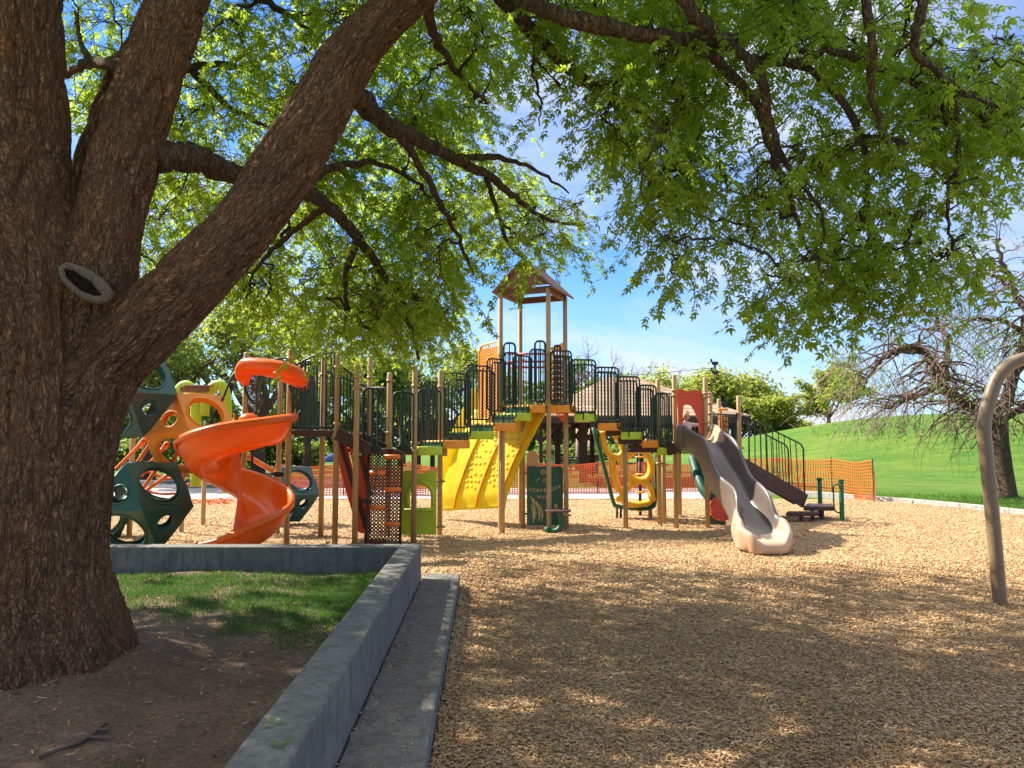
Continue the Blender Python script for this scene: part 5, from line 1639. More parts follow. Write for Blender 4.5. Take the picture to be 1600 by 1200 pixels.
# ---- person (toddler) seated at the top of the grey slide
def person():
    root = empty('person', at(1072, 700, 15.45), 'small light-haired child in a pale top sitting at the top of the grey slide', 'child')
    o = at(1072, 700, 15.45)
    zb = 1.64
    j = {'pel': (0, 0, .10), 'waist': (0, .0, .20), 'chest': (0, -.01, .32), 'neck': (.0, -.01, .41), 'head0': (0, -.015, .46),
         'shR': (.10, -.01, .36), 'elR': (.20, -.06, .35), 'wrR': (.30, -.10, .37), 'haR': (.345, -.12, .375),
         'shL': (-.10, -.01, .36), 'elL': (-.14, -.10, .27), 'wrL': (-.12, -.20, .26), 'haL': (-.12, -.235, .26),
         'hiR': (.06, -.02, .08), 'knR': (.07, -.22, .13), 'anR': (.07, -.38, .04), 'toR': (.07, -.44, .07),
         'hiL': (-.06, -.02, .08), 'knL': (-.07, -.22, .13), 'anL': (-.07, -.38, .04), 'toL': (-.07, -.44, .07)}
    rad = {'pel': .085, 'waist': .08, 'chest': .085, 'neck': .032, 'head0': .04, 'shR': .042, 'elR': .030, 'wrR': .023, 'haR': .024, 'shL': .042, 'elL': .030, 'wrL': .023, 'haL': .024,
           'hiR': .06, 'knR': .043, 'anR': .032, 'toR': .026, 'hiL': .06, 'knL': .043, 'anL': .032, 'toL': .026}
    keys = list(j); idx = {k: i for i, k in enumerate(keys)}
    ed = [('pel', 'waist'), ('waist', 'chest'), ('chest', 'neck'), ('neck', 'head0')] + [(a + s, c + s) for s in 'RL' for a, c in (('sh', 'el'), ('el', 'wr'), ('wr', 'ha'), ('hi', 'kn'), ('kn', 'an'), ('an', 'to'))] + [('chest', 'shR'), ('chest', 'shL'), ('pel', 'hiR'), ('pel', 'hiL')]
    me_ = bpy.data.meshes.new('body'); me_.from_pydata([V((o.x, o.y, zb)) + V(j[k]) for k in keys], [(idx[a], idx[c]) for a, c in ed], [])
    ob = mesh_obj('tmpbody', me_, None, None)
    md = ob.modifiers.new('skin', 'SKIN')
    for k in keys: me_.skin_vertices[0].data[idx[k]].radius = (rad[k], rad[k])
    me_.skin_vertices[0].data[0].use_root = True
    ob.modifiers.new('sub', 'SUBSURF').levels = 2
    dg_ = bpy.context.evaluated_depsgraph_get(); dg_.update()
    m2 = bpy.data.meshes.new_from_object(ob.evaluated_get(dg_)); bpy.data.objects.remove(ob, do_unlink=True)
    m2.name = 'body'
    # head and face joined to the same mesh
    bm = bmesh.new(); bm.from_mesh(m2)
    hc = V((o.x, o.y, zb)) + V((.0, -.02, .545))
    r1 = bmesh.ops.create_uvsphere(bm, u_segments=20, v_segments=14, radius=1)
    for v in r1['verts']:
        p = v.co.copy(); v.co = hc + V((p.x * .072, p.y * .082, p.z * .092 - (.01 if p.z < -.3 and p.y < 0 else 0)))
    def blob(c, r, sx=1, sy=1, sz=1):
        q_ = bmesh.ops.create_uvsphere(bm, u_segments=8, v_segments=6, radius=r)
        for v in q_['verts']: v.co = c + V((v.co.x * sx, v.co.y * sy, v.co.z * sz))
    blob(hc + V((0, -.084, -.012)), .013); blob(hc + V((.073, .0, -.005)), .018, .5, 1, 1.2); blob(hc + V((-.073, 0, -.005)), .018, .5, 1, 1.2)
    for sx, hk in ((1, 'haR'), (-1, 'haL')):
        h0 = V((o.x, o.y, zb)) + V(j[hk]); dv = (V(j[hk]) - V(j[hk.replace('ha', 'wr')])).normalized()
        for f in range(4): blob(h0 + dv * .03 + V((0, 0, .012 - .010 * f)), .0075, 1 + 1.6 * abs(dv.x), 1 + 1.6 * abs(dv.y), 1)
        blob(h0 + dv * .01 + V((0, 0, .03)), .008, 1, 1, 1.6)
    for f in bm.faces: f.smooth = True
    bm.to_mesh(m2); bm.free()
    body = mesh_obj('body', m2, [M['skin']], root)
    # clothing as shells following the body
    bm = bmesh.new(); bm.from_mesh(m2)
    base = V((o.x, o.y, zb))
    for nm, test, mt in (('shirt', lambda p: .12 < p.z < .415 and abs(p.x) < .31 and p.y > -.22, 'shirt'), ('trousers', lambda p: p.z <= .17 and p.y > -.40, 'trousers')):
        b2 = bm.copy(); dele = [f for f in b2.faces if not test(f.calc_center_median() - base)]
        bmesh.ops.delete(b2, geom=dele, context='FACES'); b2.normal_update()
        for v in b2.verts: v.co += v.normal * .007
        m3 = bpy.data.meshes.new(nm); b2.to_mesh(m3); b2.free(); mesh_obj(nm, m3, M[mt], root)
    bm.free()
    b_ = MB(); b_.grid(lambda u, v: hc + V((.078 * math.cos(2 * math.pi * u) * math.sin(math.pi * .62 * v), .010 + .088 * math.sin(2 * math.pi * u) * math.sin(math.pi * .62 * v), .012 + .094 * math.cos(math.pi * .62 * v))) + V((0, .018 * v, 0)), 20, 10)
    b_.build('hair', M['hair'], root, True)
    b_ = MB()
    for sx in (-.026, .026): b_.tube([hc + V((sx, -.074, .012)), hc + V((sx, -.083, .012))], [.008, .004], 8)
    b_.tube([hc + V((-.018, -.077, -.042)), hc + V((0, -.082, -.045)), hc + V((.018, -.077, -.042))], .004, 6)
    b_.build('face_features', M['hair'], root)


person()

# ---------------------------------------------------------------- pod climber
PC = empty('pod_climber', at(230, 850, 12.6), 'climber of dark green and orange hollow pods with round openings, behind the tree trunk', 'climber')
def pod(cx, ey, d, a_, rot, mat, label, parent=PC):
    c = at(cx, ey, d); hh_ = a_ * math.sqrt(2 / 3); rt = a_ / math.sqrt(3)
    E = [c + V((math.cos(R(60 * k + rot)), math.sin(R(60 * k + rot)), 0)) * a_ for k in range(6)]
    T = [c + V((math.cos(R(120 * k + 30 + rot)) * rt, math.sin(R(120 * k + 30 + rot)) * rt, hh_)) for k in range(3)]
    B_ = [c + V((math.cos(R(120 * k + 90 + rot)) * rt, math.sin(R(120 * k + 90 + rot)) * rt, -hh_)) for k in range(3)]
    faces = [([T[0], T[1], T[2]], .6), ([B_[2], B_[1], B_[0]], .6)]
    for k in range(3):
        faces.append(([E[2 * k], E[2 * k + 1], T[k]], .60)); faces.append(([E[2 * k + 1], E[(2 * k + 2) % 6], T[(k + 1) % 3], T[k]], .80))
        faces.append(([E[(2 * k + 2) % 6], E[2 * k + 1], B_[k]], .60)); faces.append(([E[2 * k + 1], E[2 * k], B_[k - 1], B_[k]], .80))
    b = MB(); lips = MB()
    for poly, fr in faces:
        cc_ = sum(poly, V((0, 0, 0))) / len(poly); n_ = (poly[1] - poly[0]).cross(poly[2] - poly[0]).normalized()
        if n_.dot(cc_ - c) < 0: n_ = -n_
        u = (poly[0] - cc_).normalized(); w = n_.cross(u)
        p2 = [((p - cc_).dot(u), (p - cc_).dot(w)) for p in poly]
        inr = min(abs((p2[i][0] * (p2[(i + 1) % len(p2)][1] - p2[i][1]) - p2[i][1] * (p2[(i + 1) % len(p2)][0] - p2[i][0])) / math.hypot(p2[(i + 1) % len(p2)][0] - p2[i][0], p2[(i + 1) % len(p2)][1] - p2[i][1])) for i in range(len(p2)))
        rad = inr * fr; K = 36; angs = [2 * math.pi * k / K for k in range(K)]
        ca = [math.atan2(p[1], p[0]) % (2 * math.pi) for p in p2]
        for an in ca:
            i = min(range(K), key=lambda q: abs((angs[q] - an + math.pi) % (2 * math.pi) - math.pi)); angs[i] = an
        out = []
        for an in angs:
            dx, dy = math.cos(an), math.sin(an); t = 1e9
            for i in range(len(p2)):
                (x1, y1), (x2, y2) = p2[i], p2[(i + 1) % len(p2)]; ex, ey_ = x2 - x1, y2 - y1
                den = dx * ey_ - dy * ex
                if abs(den) < 1e-9: continue
                tt = (x1 * ey_ - y1 * ex) / den
                if tt > 0: t = min(t, tt)
            out.append(cc_ + (u * dx + w * dy) * t)
        inn = [cc_ + (u * math.cos(an) + w * math.sin(an)) * rad for an in angs]
        inn2 = [cc_ + (u * math.cos(an) + w * math.sin(an)) * rad * .93 - n_ * .06 for an in angs]
        dep = [p - n_ * .012 for p in inn]
        rings = out + inn + inn2
        f_ = []
        for q in range(2):
            for k in range(K): f_.append((q * K + k, q * K + (k + 1) % K, (q + 1) * K + (k + 1) % K, (q + 1) * K + k))
        b.add(rings, f_)
        lips.tube([cc_ + (u * math.cos(an) + w * math.sin(an)) * rad + n_ * .002 for an in sorted(angs)], .016, 6, closed=True)
    o = b.build('pod', M[mat], parent, False, solid=.022, offset=-1); o['label'] = label
    lips.build('rim', M[mat], o, True)
    return o


pod(222, 791, 11.9, .82, -124, 'pod_green', 'lower dark green pod standing on the chips')
pod(200, 617, 11.9, .80, -124, 'pod_teal', 'upper blue-green pod')
pod(298, 677, 12.6, .78, -128, 'amber', 'orange-yellow pod linking to the playset')
pod(453, 771, 15.6, .66, -132, 'pod_olive', 'small dark green pod on the far right side')
pod(140, 789, 13.4, .8, -64, 'pod_green', 'dark green pod half hidden by the trunk')
for x, yb, yt in ((202, 838, 672), (283, 832, 728), (317, 820, 745)):
    g = gp(x, yb); o = post_at(g, zpx(yt, g.y), parent=PC); shade_auto(o)
for (x0, y0, x1, y1, d0, d1) in ((226, 688, 182, 732, 12.6, 13.2), (242, 683, 208, 732, 12.3, 12.6), (262, 693, 224, 735, 12.9, 13.2), (292, 682, 265, 730, 12.3, 12.6), (252, 723, 222, 765, 12.4, 12.8), (296, 732, 280, 758, 12.5, 12.9), (272, 735, 230, 765, 13.0, 13.3)):
    b = MB(); b.tube([at(x0, y0, d0), at(x1, y1, d1)], .032, 10); b.tube([at(x0, y0, d0), at(x0, y0, d0).lerp(at(x1, y1, d1), .15)], .048, 10)
    part(b, 'rung_bar', M['orange'], None, True, PC)
for pts in (((222, 745), (226, 738), (236, 738), (262, 748), (285, 740)), ((222, 766), (240, 770), (262, 772), (285, 768), (296, 755))):
    b = MB(); b.tube(smoothpath([at(x, y, 13.3) for x, y in pts], 5), .02, 8); part(b, 'curved_rung', M['red_orange'], None, True, PC)
b = MB(); b.tube([at(385, 712, 14.2), at(425, 735, 15.0)], .05, 10); part(b, 'rung_bar', M['orange'], None, True, PC)
# lime arches with a brown board between them
LA = empty('arch_climber', at(315, 690, 14.6), 'lime green double-arch climber with brown top board, behind the orange pod', 'climber')
for pts in (((273, 634), (276, 618), (283, 606), (291, 603), (299, 608), (304, 622), (306, 650), (306, 700), (306, 760)), ((318, 650), (322, 622), (332, 606), (343, 602), (350, 608), (353, 626), (354, 655), (355, 700), (355, 770))):
    b = MB(); b.tube(smoothpath([at(x, y, 14.6) for x, y in pts], 5), .07, 12, flat=1.5); part(b, 'arch', M['lime'], None, True, LA)
b = MB(); b.box(at(311, 609, 14.7), (.52, .5, .10)); b.box(at(311, 603, 14.45), (.54, .05, .03)); part(b, 'top_board', M['brown_mid'], None, False, LA, bevel=.01)

# ---------------------------------------------------------------- free-standing green grab posts, swing frame
for i, (x, yb, yt) in enumerate(((1282, 808, 746), (1316, 815, 749))):
    g = gp(x, yb); zt2 = zpx(yt, g.y)
    root = empty('grab_post', g, ['shorter-looking green metal post behind the stair platform, farther from the camera', 'green metal post with a bent grab handle, nearest the lawn'][i], 'grab post', 'green posts by the stair platform')
    o = post_at(g, zt2, (), .05, 'post', M['grab_green'], root); shade_auto(o)
    b = MB(); b.tube([V((g.x, g.y, zt2 - .06)), V((g.x, g.y, zt2 - .005))], .064, 14); part(b, 'cap', M['grab_green'], None, False, root)
    if i == 1:
        b = MB(); b.tube(smoothpath([V((g.x - .04, g.y, zt2 - .10)), V((g.x - .13, g.y, zt2 - .11)), V((g.x - .16, g.y, zt2 - .2)), V((g.x - .16, g.y, zt2 - .55)), V((g.x - .13, g.y, zt2 - .66)), V((g.x - .03, g.y, zt2 - .70))], 5), .017, 8); part(b, 'handle', M['grab_green'], None, True, root)
g = gp(1563, 945)
SW = empty('swing_frame', g, 'brown bent-pipe swing frame standing in the chips at the right edge', 'swing frame')
q1 = at(1543, 660, g.y + .05)
top = [V((g.x, g.y, -.05)), V((g.x, g.y, .0)), V((g.x - .035, g.y, .8)), V((g.x - .075, g.y, 1.5)), V((g.x - .085, g.y, 1.86))]
top += [at(1547, 622, g.y), at(1558, 592, g.y), at(1578, 570, g.y), at(1606, 559, g.y), at(1660, 553, g.y), at(1800, 552, g.y)]
e = top[-1]
top += [e + V((1.2, .0, .0)), e + V((1.55, 0, -.12)), e + V((1.75, 0, -.45)), e + V((1.85, 0, -1.2)), V((e.x + 1.9, g.y, -.05))]
b = MB(); b.tube(smoothpath(top, 8), .068, 20); part(b, 'frame', M['swing'], None, True, SW)

# ---------------------------------------------------------------- temporary plastic mesh fences
def mesh_fence(name, px_bot, hgt, mat, label, seed, stakes, vstep=.10, rows=12, sagk=.10):
    root = empty(name, gp(*px_bot[0]), label, 'fence', 'temporary plastic mesh fences')
    path = smoothpath([gp(*p) for p in px_bot], 8); rr = random.Random(seed)
    Ls = [0]
    for i in range(1, len(path)): Ls.append(Ls[-1] + (path[i] - path[i - 1]).length)
    tot = Ls[-1]
    def pt(s, h):
        s = max(0, min(tot, s)); i = 0
        while i < len(Ls) - 2 and Ls[i + 1] < s: i += 1
        p = path[i].lerp(path[i + 1], (s - Ls[i]) / max(1e-6, Ls[i + 1] - Ls[i]))
        k = stakes
        ph = (s / tot * (k - 1)) % 1.0
        sag = sagk * math.sin(math.pi * ph) * (1 + .5 * nv(V((s * .3, seed, 0))))
        hh = h * (hgt - sag) + .03 * nv(V((s * 1.3, h * 3, seed)))
        return p + V((.06 * nv(V((s * .8, h * 2, seed + 5))), .14 * nv(V((s * .6, h * 2, seed + 9))), .02 + hh))
    b = MB()
    ns = int(tot / .12)
    for r_ in range(rows + 1):
        h = r_ / rows; w = .020 if r_ in (0, rows) else .013
        for i in range(ns):
            a, c = pt(tot * i / ns, h), pt(tot * (i + 1) / ns, h)
            b.add([a + V((0, 0, -w)), c + V((0, 0, -w)), c + V((0, 0, w)), a + V((0, 0, w))], [(0, 1, 2, 3)])
    nvv = int(tot / vstep)
    for i in range(nvv + 1):
        s = tot * i / nvv
        for r_ in range(rows):
            a, c = pt(s, r_ / rows), pt(s, (r_ + 1) / rows); t = V((.013, 0, 0))
            b.add([a - t, a + t, c + t, c - t], [(0, 1, 2, 3)])
    part(b, 'mesh', mat, None, False, root, solid=.004)
    for k in range(stakes):
        p = pt(tot * k / (stakes - 1), 0); b = MB(); b.tube([V((p.x, p.y + .03, -.02)), V((p.x + rr.gauss(0, .03), p.y + .03, hgt + .10))], .02, 6); part(b, 'stake', M['pole'], None, False, root)


mesh_fence('mesh_fence', [(430, 775), (560, 774), (690, 775), (760, 773), (850, 771), (940, 771), (1010, 768), (1110, 768)], .95, M['fence'], 'sagging red-orange plastic mesh fence across the back of the play area', 2, 8, .08, 14)
mesh_fence('mesh_fence', [(1120, 767), (1175, 768), (1240, 771), (1300, 775), (1366, 783)], 1.08, M['fence2'], 'bright orange plastic mesh fence along the kerb before the grassy mound', 7, 4, .09, 12, .05)
# loose end of mesh lying on the chips
b = MB(); rr = random.Random(8)
for i in range(60):
    p = gp(250 + rr.random() * 110, 784 + rr.random() * 6) + V((0, 0, .02)); q = p + V((rr.uniform(-.35, .35), rr.uniform(-.25, .25), rr.uniform(0, .1)))
    b.tube([p, p.lerp(q, .5) + V((0, 0, .05)), q], .012, 4)
tag(b.build('fence_scrap', M['fence'], None, True), 'crumpled scrap of orange mesh lying on the chips at left', 'mesh scrap')

# ---------------------------------------------------------------- picnic shelter with hip roof
SH = empty('picnic_shelter', V((4.2, 31, 0)), 'dark timber picnic shelter with braced posts and a broad tan shingle roof', 'shelter')
xl, xr_, yf, yb_ = at(838, 650, 29).x, at(1172, 650, 29).x, 29.0, 37.5
ze = zpx(652, 29); zr = zpx(592, 33.2)
cxm = (xl + xr_) / 2
b = MB(); rl = V((xl + 3.2, 33.2, zr)); rrr = V((xr_ - 3.6, 33.2, zr)); e = [V((xl, yf, ze)), V((xr_, yf, ze)), V((xr_, yb_, ze)), V((xl, yb_, ze))]
b.add(e + [rl, rrr], [(0, 1, 5, 4), (1, 2, 5), (2, 3, 4, 5), (3, 0, 4)])
part(b, 'roof', M['shingle'], None, False, SH, solid=.08, offset=1)
b = MB()
for i in range(4): b.beam(e[i] - V((0, 0, .10)), e[(i + 1) % 4] - V((0, 0, .10)), .06, .24)
part(b, 'fascia', M['shelter'], None, False, SH)
pxs = [at(873, 700, 29.7).x, at(912, 700, 29.7).x + .9, at(1000, 700, 29.7).x + .6, at(1150, 700, 29.7).x]
posts_ = [(at(845, 700, 29.8).x, 29.8, .09), (at(871, 700, 32).x, 32, .16), (at(911, 700, 30.3).x, 30.3, .21), (at(925, 700, 36).x, 36, .12), (at(1000, 700, 30.3).x, 30.3, .16), (at(1085, 700, 30.3).x, 30.3, .16), (at(1150, 700, 30.2).x, 30.2, .16), (at(1000, 700, 36.5).x, 36.5, .16), (at(1120, 700, 36.5).x, 36.5, .16)]
for (x, y, r_) in posts_:
    b = MB(); b.box((x, y, ze / 2), (r_ * 1.5, r_ * 1.5, ze - .02))
    for sx in (-1, 1): b.beam(V((x, y, ze - .95)), V((x + sx * .8, y, ze - .12)), .10, .10); 
    part(b, 'post', M['shelter'], None, False, SH)
b = MB()
for (x0, x1, y) in ((855, 871, 30.6), (871, 890, 30.6), (890, 911, 30.6)):
    a_, c_ = at(x0, 703, y), at(x1, 703, y); up = V((0, 0, .9)); zb = V((a_.x, y, ze - 1.15)); zb2 = V((c_.x, y, ze - 1.15))
    b.beam(zb, zb2 + up, .07, .09); b.beam(zb + up, zb2 - V((0, 0, 0)), .07, .09)
b.beam(V((posts_[0][0], 30.6, ze - .25)), V((posts_[6][0], 30.6, ze - .25)), .12, .3)
part(b, 'lattice_brace', M['shelter'], None, False, SH)
b = MB(); b.prism([(xl + .4, 29.3), (xr_ - .4, 29.3), (xr_ - .4, 37.2), (xl + .4, 37.2)], (0, 0, ze - .06), (1, 0, 0), (0, 1, 0), (0, 0, .03)); part(b, 'ceiling_boards', M['shelter'], None, False, SH)

# second darker shelter at far left of the bridge
S2 = empty('picnic_shelter', at(690, 705, 44), 'distant dark brown gabled shelter with white walling, behind the low bridge', 'shelter')
a_, c_ = at(650, 664, 44), at(742, 664, 44)
b = MB(); b.box(((a_.x + c_.x) / 2, 46, a_.z), (c_.x - a_.x + .8, 5, .55)); part(b, 'roof', M['shingle_dark'], None, False, S2)
b = MB(); g0, g1, g2 = at(690, 680, 43.4), at(728, 642, 43.4), at(760, 680, 43.4); b.beam(g0, g1, .1, .35); b.beam(g1, g2, .1, .35); part(b, 'gable', M['shelter'], None, False, S2)
b = MB()
for x in (654, 676, 700, 722, 740): q = at(x, 690, 44); b.box((q.x, 44, q.z * .5 + .6), (.25, .25, q.z + 1.2))
part(b, 'post', M['shelter'], None, False, S2)
b = MB(); q = at(665, 672, 47); b.box((q.x + .4, 47, 1.5), (2.4, .2, 1.1)); part(b, 'wall', M['white'], None, False, S2)
b = MB(); q = at(668, 678, 46.6); b.box((q.x, 46.6, 1.9), (1.5, .1, .5)); part(b, 'window', M['blue'], None, False, S2)

# slatted litter barrel
q = gp(921, 742); b0 = empty('litter_barrel', q, 'brown slatted litter barrel under the shelter edge', 'barrel')
b = MB(); rB = .42
for k in range(18):
    a = 2 * math.pi * k / 18; b.box(V((q.x + rB * math.cos(a), q.y + rB * math.sin(a), .5)), (.03, .115, .96), Matrix.Rotation(a, 3, 'Z'))
part(b, 'slats', M['barrel'], None, False, b0)
b = MB()
for z in (.12, .5, .9): b.tube([V((q.x + rB * 1.03 * math.cos(2 * math.pi * k / 24), q.y + rB * 1.03 * math.sin(2 * math.pi * k / 24), z)) for k in range(24)], .025, 6, closed=True)
part(b, 'hoop', M['black'], None, False, b0)
b = MB(); b.tube([V((q.x, q.y, .03)), V((q.x, q.y, .85))], rB * .9, 18); part(b, 'liner', M['black'], None, False, b0)

# picnic tables
def table(px, py, rz, label, length=1.8):
    q = gp(px, py); r_ = empty('picnic_table', q, label, 'picnic table', 'picnic tables by the shelter')
    rm = Matrix.Rotation(rz, 3, 'Z')
    def bx(b, c, s): b.box(q + rm @ V(c), s, rm)
    b = MB()
    for k in range(3): bx(b, (0, (k - 1) * .25, .74), (length, .22, .04))
    part(b, 'tabletop', M['table'], None, False, r_)
    for sg in (-1, 1):
        b = MB(); bx(b, (0, sg * .68, .44), (length, .25, .04)); part(b, 'bench_seat', M['table'], None, False, r_)
    for sg in (-1, 1):
        b = MB()
        b.beam(q + rm @ V((sg * .6, -.62, 0)), q + rm @ V((sg * .6, -.2, .73)), .06, .06); b.beam(q + rm @ V((sg * .6, .62, 0)), q + rm @ V((sg * .6, .2, .73)), .06, .06); b.beam(q + rm @ V((sg * .6, -.75, .41)), q + rm @ V((sg * .6, .75, .41)), .06, .06)
        part(b, 'leg', M['table'], None, False, r_)


table(868, 742, .3, 'dark metal picnic table left of the litter barrel, nearest the climbing wall')
table(893, 735, -.2, 'dark metal picnic table just left of the litter barrel', 1.9)
table(948, 739, .15, 'dark metal picnic table right of the litter barrel, seen past the golden climber')
table(996, 737, .1, 'dark metal picnic table seen through the golden climber')

# blue object on the far lawn
q = gp(515, 722); b = MB(); b.grid(lambda u, v: q + V((.55 * math.cos(2 * math.pi * u) * math.sin(math.pi / 2 * v), .5 * math.sin(2 * math.pi * u) * math.sin(math.pi / 2 * v), .62 * math.cos(math.pi / 2 * v) ** .6)), 18, 8)
tag(b.build('lawn_cover', M['blue'], None, True), 'small rounded blue cover on the far lawn behind the bridge', 'cover')

# utility pole with wire
q = at(1121, 640, 70); UP = empty('utility_pole', V((q.x, 70, 0)), 'slender leaning utility pole with insulators above the green trees', 'utility pole')
t0, t1 = at(1123, 640, 70), at(1116.5, 566, 70)
b = MB(); b.tube([V((t0.x + .3, 70, 0)), t0, t1], [.16, .13, .10], 8); part(b, 'pole', M['pole'], None, True, UP)
b = MB()
for k, z in enumerate((0, -.8, -1.6)): b.box(t1 + V((.02, -.05, z - .1)), (.55, .2, .3)); b.tube([t1 + V((-.3, 0, z)), t1 + V((-.3, 0, z + .3))], .09, 6)
part(b, 'insulator', M['black'], None, False, UP)
b = MB(); b.tube(smoothpath([t1 + V((0, 0, -.5)), at(1060, 580, 66), at(1000, 585, 62), at(900, 580, 56), at(700, 560, 52)], 6), .022, 4); part(b, 'wire', M['black'], None, False, UP)

# ---------------------------------------------------------------- other trees
def quads(n, seed): pass
lv = np.array([(0, 0, 0), (.45, .26, .05), (1, 0, -.12), (.45, -.26, .05)], np.float32); lf = np.array([[0, 2, 1], [0, 3, 2]])
def grow(mb, p, d, L_, r, lvl, mx, rg, nodes, spread=.6, droop=0., nk=3, taper=.62, wig=.16):
    pts = [V(p)]; rs = [r]; seg = 5
    for k in range(seg):
        d = (d + V((rg.gauss(0, wig), rg.gauss(0, wig), rg.gauss(0, wig) + droop))).normalized()
        pts.append(pts[-1] + d * L_ / seg); rs.append(r * (1 - (1 - taper) * (k + 1) / seg))
    mb.tube(pts, rs, max(3, 8 - 2 * lvl), cap=False)
    if lvl >= mx - 1:
        for q in pts[1:]: nodes.append((q, d.copy()))
    if lvl == mx: return
    for k in range(nk):
        i = rg.randint(2, seg) if k else seg
        ax = V((rg.gauss(0, 1), rg.gauss(0, 1), rg.gauss(0, 1))); ax = (ax - d * ax.dot(d)).normalized()
        nd = (d + ax * spread * rg.uniform(.6, 1.3)).normalized()
        grow(mb, pts[i], nd, L_ * rg.uniform(.6, .82), rs[i] * rg.uniform(.55, .75), lvl + 1, mx, rg, nodes, spread, droop, nk, taper, wig)


def crown_cloud(nodes, per, spread, size, rg, droop=.4):
    P_, D_, N_, S_ = [], [], [], []
    for (p, d) in nodes:
        for k in range(per):
            q = p + V((rg.gauss(0, spread), rg.gauss(0, spread), rg.gauss(0, spread * .8)))
            dd_ = V((rg.gauss(0, 1), rg.gauss(0, 1), rg.gauss(0, .6) - droop)).normalized(); nn = V((rg.gauss(0, .6), rg.gauss(0, .6), 1)); nn = (nn - dd_ * nn.dot(dd_)).normalized()
            P_.append(tuple(q)); D_.append(tuple(dd_)); N_.append(tuple(nn)); S_.append(size * rg.uniform(.6, 1.3))
    return P_, D_, N_, S_


def bgtree(px, py_base, d, py_top, label, leaf, per, size, seed, name='park_tree', group='trees beyond the play area', spread=.7, mx=4, cspread=None, wood='bark_far', base_z=None, lean=0, nk=3, droop=0., trunk_frac=.26, wide=1.0):
    rg = random.Random(seed)
    g = at(px, py_base, d); zb = base_z if base_z is not None else max(0, g.z if g.z > .3 else 0)
    zt = zpx(py_top, d); Ht = zt - zb
    root = empty(name, V((g.x, d, zb)), label, 'tree', group)
    mb = MB(); nodes = []
    tr = Ht * trunk_frac; r0 = max(.10, Ht * (.03 if per else .06))
    p = V((g.x, d, zb - .1))
    mb.tube([p, p + V((lean * .5, 0, tr * .5)), p + V((lean, 0, tr))], [r0 * 1.25, r0, r0 * .85], 9)
    top_ = p + V((lean, 0, tr))
    rest = Ht - tr
    for k in range(4):
        a = 2 * math.pi * k / 4 + rg.uniform(-.4, .4); tilt = rg.uniform(.25, .75) * wide
        dd_ = V((math.cos(a) * tilt, math.sin(a) * tilt, 1)).normalized()
        grow(mb, top_, dd_, rest * .42, r0 * .6, 1, mx, rg, nodes, spread, droop, nk)
    # fit the height
    zmax = max(n_[0].z for n_ in nodes); k_ = rest / max(.1, zmax - top_.z)
    k_ = min(1.5, max(.6, k_))
    def fit(v): v = V(v); return top_ + (v - top_) * k_ if v.z > top_.z - .01 else v
    mb.v = [tuple(fit(v)) for v in mb.v]; nodes = [(fit(n_[0]), n_[1]) for n_ in nodes]
    part(mb, 'trunk', M[wood], None, True, root)
    if per:
        P_, D_, N_, S_ = crown_cloud(nodes, per, cspread or rest * .045, size, rg)
        leaf_cloud('crown', P_, D_, N_, S_, M[leaf], root, lv, lf)
    return root


T = [
    (232, 705, 33, 430, 'dense dark green tree behind the pods, left of the big limb', 'leaf_bg_dark', 9, .30, 1, dict(wide=1.3)),
    (330, 700, 37, 400, 'tall loose spring-green tree behind the orange slide', 'leaf_bg', 7, .28, 2, dict()),
    (404, 712, 34, 430, 'dark-trunked tree behind the spiral slide hood', 'leaf_bg_dark', 6, .26, 3, dict(trunk_frac=.3, wide=1.5)),
    (150, 705, 38, 450, 'dark tree mostly hidden behind the big trunk', 'leaf_bg_dark', 8, .32, 4, dict()),
    (480, 706, 42, 520, 'mid green tree behind the arched railing', 'leaf_bg', 7, .28, 5, dict()),
    (560, 704, 46, 520, 'dark green tree behind the low bridge', 'leaf_bg_dark', 9, .30, 6, dict(wide=1.2)),
    (628, 703, 50, 545, 'green tree behind the perforated panel', 'leaf_bg_dark', 9, .32, 7, dict(wide=1.2)),
    (728, 700, 60, 528, 'pale yellow-green tree left of the roofed tower', 'leaf_bg', 8, .36, 8, dict()),
    (905, 716, 43, 560, 'pale-barked tree seen through the shelter', 'leaf_bg_dark', 6, .3, 9, dict(wood='twig_pale', trunk_frac=.4)),
    (930, 700, 75, 524, 'leafless grey tree right of the roofed tower', None, 0, 0, 10, dict(mx=5, wood='twig_pale', nk=3)),
    (1015, 700, 80, 560, 'smaller leafless tree above the shelter roof', None, 0, 0, 11, dict(mx=5, wood='twig_pale')),
    (1088, 700, 72, 577, 'bright spring-green tree left of the utility pole', 'leaf_bg', 15, .42, 12, dict(cspread=.62, wide=1.4)),
    (1145, 698, 75, 590, 'bright spring-green tree behind the utility pole', 'leaf_bg', 15, .42, 13, dict(cspread=.62, wide=1.4)),
    (1172, 696, 68, 608, 'pinkish half-leafed tree right of the utility pole', 'leaf_bg', 3, .38, 14, dict(wood='twig_pale', wide=1.2)),
    (1203, 692, 70, 628, 'low mid-green tree at the foot of the mound', 'leaf_bg', 15, .40, 15, dict(cspread=.62, wide=1.3)),
    (1232, 680, 82, 648, 'smallest shrubby tree beside the mound', 'leaf_bg', 8, .40, 16, dict(wide=1.3)),
    (1182, 696, 74, 614, 'yellow-green tree between the utility pole and the mound', 'leaf_bg', 14, .40, 41, dict(cspread=.62, wide=1.4)),
    (1040, 700, 70, 598, 'green tree behind the shelter roof', 'leaf_bg', 13, .40, 17, dict(cspread=.62, wide=1.2)),
    (845, 700, 70, 610, 'dark green tree behind the tower deck', 'leaf_bg_dark', 8, .40, 18, dict(wide=1.4)),
]
